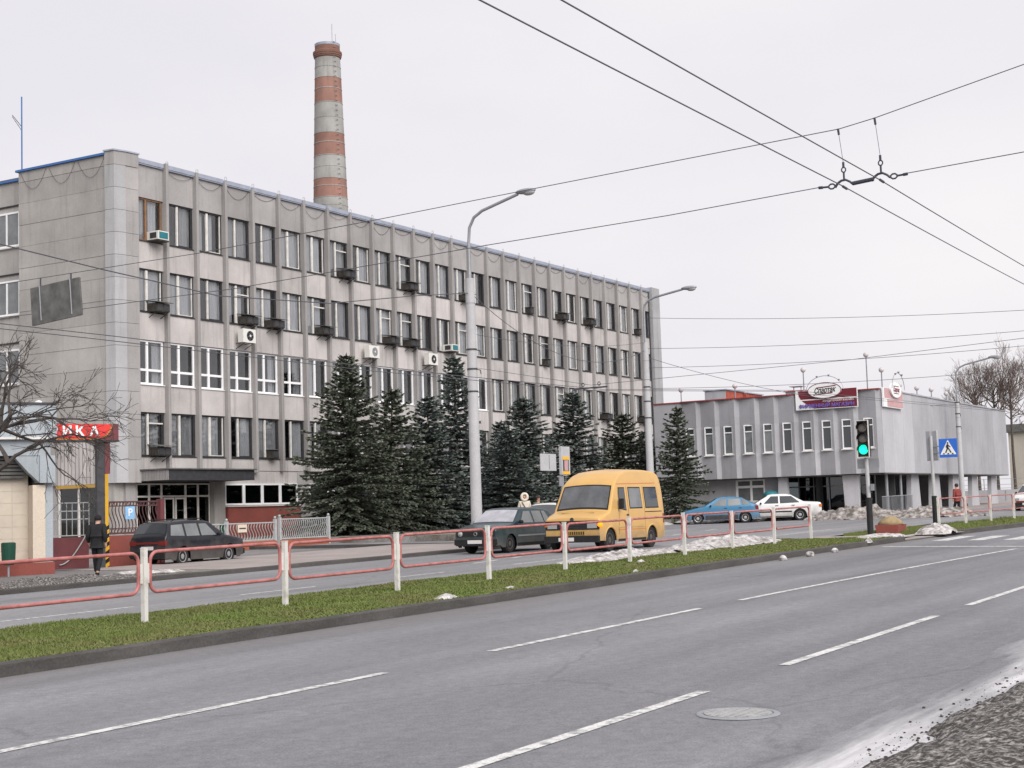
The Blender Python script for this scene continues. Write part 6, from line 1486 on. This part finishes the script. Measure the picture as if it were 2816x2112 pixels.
put_spruce('dark', 75.4, 34.0, 7.1, 1.0, .7, 'rightmost spruce standing alone between the van and the blue hatchback', .1)
put_spruce('mid2', 66.5, 39.6, 5.9, 1.8, 1.1, 'low bushy spruce filling the gap behind the nearest street lamp pole')

# ================================================================ BARE TREES
def bare_tree(name, lab, base, trunk_pts, seeds, depth, ln, r0_, seed, mt='twig', nmax=9000, droop=0.0, grp=None, spread=.75, upb=.12, minr=.006, dirs=None):
    """trunk polyline, then forking limbs down to twigs"""
    g = random.Random(seed); t = thing(name, lab, 'tree', base, 0, grp)
    MB().tube(trunk_pts, [r0_*(1-.5*i/(len(trunk_pts)-1)) for i in range(len(trunk_pts))], 9).build('trunk', 'bark', t)
    limbs = MB(); cnt = [0]
    def grow(p, d, l_, r, lv):
        cnt[0] += 1
        if cnt[0] > nmax: return
        n = 4 if lv > 1 else 3; pts = [p]; dd = d.copy()
        for i in range(n):
            dd = (dd+Vector((g.gauss(0, .13), g.gauss(0, .13), g.gauss(0, .10)+upb*.3-droop*.2))).normalized(); pts.append(pts[-1]+dd*l_/n)
        limbs.tube(pts, [max(minr, r*(1-.45*i/n)) for i in range(n+1)], 5 if lv > 2 else 3, False)
        if lv == 0: return
        k = 2 if lv > 2 else 3
        for j in range(k+(1 if g.random() < .5 else 0)):
            u = .35+.65*g.random() if j else 1.0
            q = pts[min(n, max(1, int(u*n+.5)))]
            ax = Vector((g.gauss(0, 1), g.gauss(0, 1), g.gauss(0, 1))).normalized()
            nd = (dd+ax*spread*(.4+.8*g.random())).normalized(); nd.z += upb; nd.normalize()
            grow(q, nd, l_*(.58+.3*g.random()), r*(.52 if j else .62), lv-1)
    for (p, d, l_, r) in seeds: grow(Vector(p), Vector(d).normalized(), l_, r, depth)
    limbs.build('limbs', mt, t, fix=False)
    return t
# left foreground tree: trunk just outside the frame, limbs reach in
Tb = (23.4, 28.6, gz(23))
Rl = Vector((math.sin(YAW), -math.cos(YAW), 0))        # direction across the street towards the shop
bare_tree('bare_tree', 'bare dark-limbed tree reaching in from the left edge before the gatehouse', Tb, [(23.4, 28.6, gz(23)), (23.45, 28.55, 1.5), (23.5, 28.5, 3.9)],
    [((23.5, 28.5, 2.5), (.50, -.56, .62), 1.1, .10), ((23.5, 28.5, 2.7), (.42, -.50, 1.10), 1.4, .10), ((23.5, 28.5, 2.7), (.30, -.15, 1.3), 1.5, .09), ((23.5, 28.5, 2.6), (-.5, .3, 1.2), 1.4, .08), ((23.5, 28.5, 3.8), (.60, -.70, .52), 1.1, .065), ((23.5, 28.5, 3.4), (.55, -.60, .85), 1.25, .07)],
    5, 1.2, .16, 17, nmax=3600, droop=.30, spread=.95, upb=.03, minr=.006)
for i, (y, h_, sd, lab) in enumerate(((35.4, 15.2, 21, 'bare pollarded tree behind the shop roof, leftmost of three'), (33.6, 15.8, 22, 'bare pollarded tree behind the shop roof, middle of three'), (32.0, 15.9, 23, 'bare pollarded tree behind the shop corner, rightmost of three'))):
    g_ = random.Random(sd); x = 150.0; zt_ = 11.9
    sd_ = []
    for q in range(22):
        a = g_.random()*6.28; hh_ = 8.6+3.3*g_.random(); sd_.append(((x, y, hh_), (math.cos(a), math.sin(a), .25+.9*g_.random()), 1.35+.5*g_.random(), .06))
    bare_tree('bare_tree', lab, (x, y, 1.1), [(x, y, 1.0), (x+.1, y+.1, 6), (x, y, zt_)], sd_, 4, 1.1, .17, sd, nmax=2800, spread=.80, upb=.22, minr=.009, mt='fartwig', grp='bare trees behind the shop')
bare_tree('bare_tree', 'leaning bare tree with low branches at the far right edge', (128, 25.2, 1.1), [(128, 25.2, 1.0), (128, 25.1, 4), (128, 24.9, 6.5)],
    [((128, 25, 3.6), (.1, -1, .25), 2.4, .09), ((128, 25, 5.0), (0, -.9, .5), 2.4, .09), ((128, 25, 6.2), (0, -.6, .8), 2.2, .09), ((128, 25, 6.2), (0, .5, .9), 1.8, .08)], 4, 1.6, .12, 33, mt='fartwig', nmax=1600, spread=.6, upb=.02, droop=.3, minr=.014)

# ================================================================ OVERHEAD WIRES
def wire(name, lab, pts, r=.010, cat='wire', grp='overhead wires', m='wire'):
    o = MB().tube(pts, r, 5).build(name, m); return tag(o, lab, cat, grp)
def sag(a, b, s, n=16):
    a, b = Vector(a), Vector(b); return [tuple(a.lerp(b, i/n)-Vector((0, 0, s*4*(i/n)*(1-i/n)))) for i in range(n+1)]
XS = 19.5
wire('contact_wire', 'trolley contact wire over the near road, lower of the two long diagonal wires', sag((-8, 6.45, 6.02), (XS, 6.17, 5.93), .03)+sag((XS, 6.17, 5.93), (52, 6.35, 6.2), .10), .0085)
wire('contact_wire', 'trolley contact wire over the near road, upper of the two long diagonal wires', sag((-8, 5.85, 6.02), (XS, 5.67, 5.95), .03)+sag((XS, 5.67, 5.95), (52, 5.85, 6.2), .10), .0085)
wire('span_wire', 'upper cross-span wire sloping across the sky through the hanger clips', [(XS, -3.5, 8.6), (XS, 3.75, 7.19), (XS, 5.72, 6.81), (XS, 6.21, 6.74), (XS, 11.0, 6.58), (XS, 13.8, 6.48), (XS, 17.8, 6.37), (XS, 27.5, 6.33)], .0065)
wire('span_wire', 'lower cross-span wire left of the insulated hanger', [(XS, 6.53, 5.975), (XS, 8.8, 5.88), (XS, 11.9, 5.81), (XS, 17, 5.66), (XS, 20.6, 5.66), (XS, 27.5, 5.80)], .0065)
wire('span_wire', 'lower cross-span wire right of the insulated hanger', [(XS, 5.32, 6.0), (XS, 3.8, 6.06), (XS, -3.5, 6.35)], .0065)
dv_ = thing('wire_hanger', 'insulated double hanger carrying the two trolley wires on the span wire', 'wire fitting', (XS, 5.95, 5.95))
MB().tube([(XS, 6.06, 5.965), (XS, 5.77, 5.985)], .028, 8).build('insulator', 'fitting', dv_)
for yc, zc in ((6.175, 5.985), (5.665, 6.005)):
    MB().tube([(XS, yc+.13, zc-.045), (XS, yc+.09, zc+.01), (XS, yc+.04, zc+.04), (XS, yc-.02, zc+.045), (XS, yc-.08, zc+.01), (XS, yc-.12, zc-.03)], .017, 6).build('saddle', 'fitting', dv_)
    MB().tube([(XS, yc, zc+.03), (XS, yc, zc+.15)], .014, 6).build('stem', 'fitting', dv_)
    MB().ring([(XS, yc+.03*math.cos(t), zc+.185+.035*math.sin(t)) for t in [2*PI*i/8+PI/8 for i in range(8)]], .010, 6).build('link', 'fitting', dv_)
    MB().tube([(XS, yc, zc+.22), (XS, yc, zc+.29)], .017, 6).build('socket', 'fitting', dv_)
    MB().tube([(XS-.07, yc, zc-.055), (XS+.10, yc, zc-.060)], .018, 6).build('wire_clamp', 'fitting', dv_)
    MB().tube([(XS, yc, zc+.29), (XS, yc+.045, 6.70 if yc > 6 else 6.77)], .004, 4).build('drop_wire', 'wire', dv_)
    MB().tube([(XS, yc+.04, 6.66 if yc > 6 else 6.72), (XS, yc+.05, 6.745 if yc > 6 else 6.815)], .016, 6).build('clip', 'fitting', dv_)
for y0, s in ((6.30, 1), (5.545, -1)):
    z = 5.965 if s > 0 else 5.985
    MB().ring([(XS, y0+s*(.05+.045*math.cos(t)), z+.035*math.sin(t)) for t in [2*PI*i/8+PI/8 for i in range(8)]], .012, 6).build('link', 'fitting', dv_)
    MB().tube([(XS, y0+s*.095, z), (XS, y0+s*.17, z+.003), (XS, y0+s*.18, z+.003), (XS, y0+s*.235, z+.006)], [.014, .014, .021, .021], 7).build('terminal', 'fitting', dv_)
hs_ = thing('hanging_sign', 'grey back of a large road sign hung from the span wire at the left', 'sign', (XS, 21.3, 5.6))
MB().add([(XS-.02, 22.02, 6.18), (XS-.02, 20.72, 6.26), (XS-.02, 20.66, 5.55), (XS-.02, 21.97, 5.46), (XS+.02, 22.02, 6.18), (XS+.02, 20.72, 6.26), (XS+.02, 20.66, 5.55), (XS+.02, 21.97, 5.46)], [(0, 1, 2, 3), (7, 6, 5, 4), (0, 4, 5, 1), (1, 5, 6, 2), (2, 6, 7, 3), (3, 7, 4, 0)]).build('panel', 'slate', hs_)
for y, z in ((21.76, 6.20), (20.95, 6.245)):
    MB().tube([(XS-.03, y, z-.0), (XS-.03, y-.05, z-.66)], .012, 5).build('stiffener', 'steel', hs_); MB().tube([(XS, y, z), (XS, y, 6.36)], .016, 5).build('hanger', 'fitting', hs_)
wire('feeder_cable', 'thick sagging cable from the left edge to the nearest street lamp', [(2, 27.6, 9.6), (14, 27.4, 8.75), (23, 27.3, 8.2), (26.5, 27.3, 7.98), (30.8, 27.4, 7.80), (36, 27.6, 8.15), (41, 27.9, 8.95), (44.6, 28.0, 9.45)], .016)
wire('feeder_cable', 'sagging cable between the nearest and the middle street lamps', sag((44.8, 28, 9.45), (65.3, 31, 9.2), 1.35, 20), .013)
for dy, lab in ((0, 'front'), (.6, 'rear')):
    wire('contact_wire', 'trolley contact wire over the far road, %s one of the pair' % lab, [(0, 22.6+dy, 5.5), (22, 22.6+dy, 5.55), (32, 22.6+dy, 5.5), (44, 22.5+dy, 5.6), (58, 21.0+dy, 6.2), (90, 19.5+dy, 6.6)], .0095)
d2 = thing('wire_hanger', 'small hanger fitting on the far trolley wires before the office block', 'wire fitting', (43.8, 22.8, 5.6))
MB().tube([(43.8, 23.4, 5.66), (43.8, 22.2, 5.66)], .03, 6).build('insulator', 'fitting', d2)
for y in (22.5, 23.1): MB().ring([(43.8, y+.05*math.cos(t), 5.78+.06*math.sin(t)) for t in [2*PI*i/8 for i in range(8)]], .015, 5).build('link', 'fitting', d2)
wire('span_wire', 'cross-span wire from the nearest street lamp holding the small far hanger', [(44.72, 28, 6.8), (43.8, 22.8, 5.75), (43.8, 14, 5.9), (43.8, 0, 6.5)], .008)
for a, b, lab in (((65.4, 30.9, 10.8), (65.4, 8.0, 9.35), 'topmost thin wire right of the office block'), ((65.4, 30.9, 9.3), (65.4, 8.0, 8.65), 'second thin wire right of the office block'), ((65.4, 30.9, 8.36), (65.4, 8.0, 8.1), 'third thin wire right of the office block'), ((65.4, 30.9, 7.35), (65.4, 8.0, 7.1), 'lowest thin wire above the shop roof')):
    wire('span_wire', lab, sag(a, b, .28), .011)
wire('feeder_cable', 'thin cable dipping from the middle street lamp to the farthest lamp', sag((65.4, 31, 8.9), (93.0, 23.05, 7.3), .8), .012)
wire('span_wire', 'thin wire from the middle street lamp crossing the office facade to the left', sag((65.4, 31, 9.6), (44.72, 28, 8.0), .3), .009)
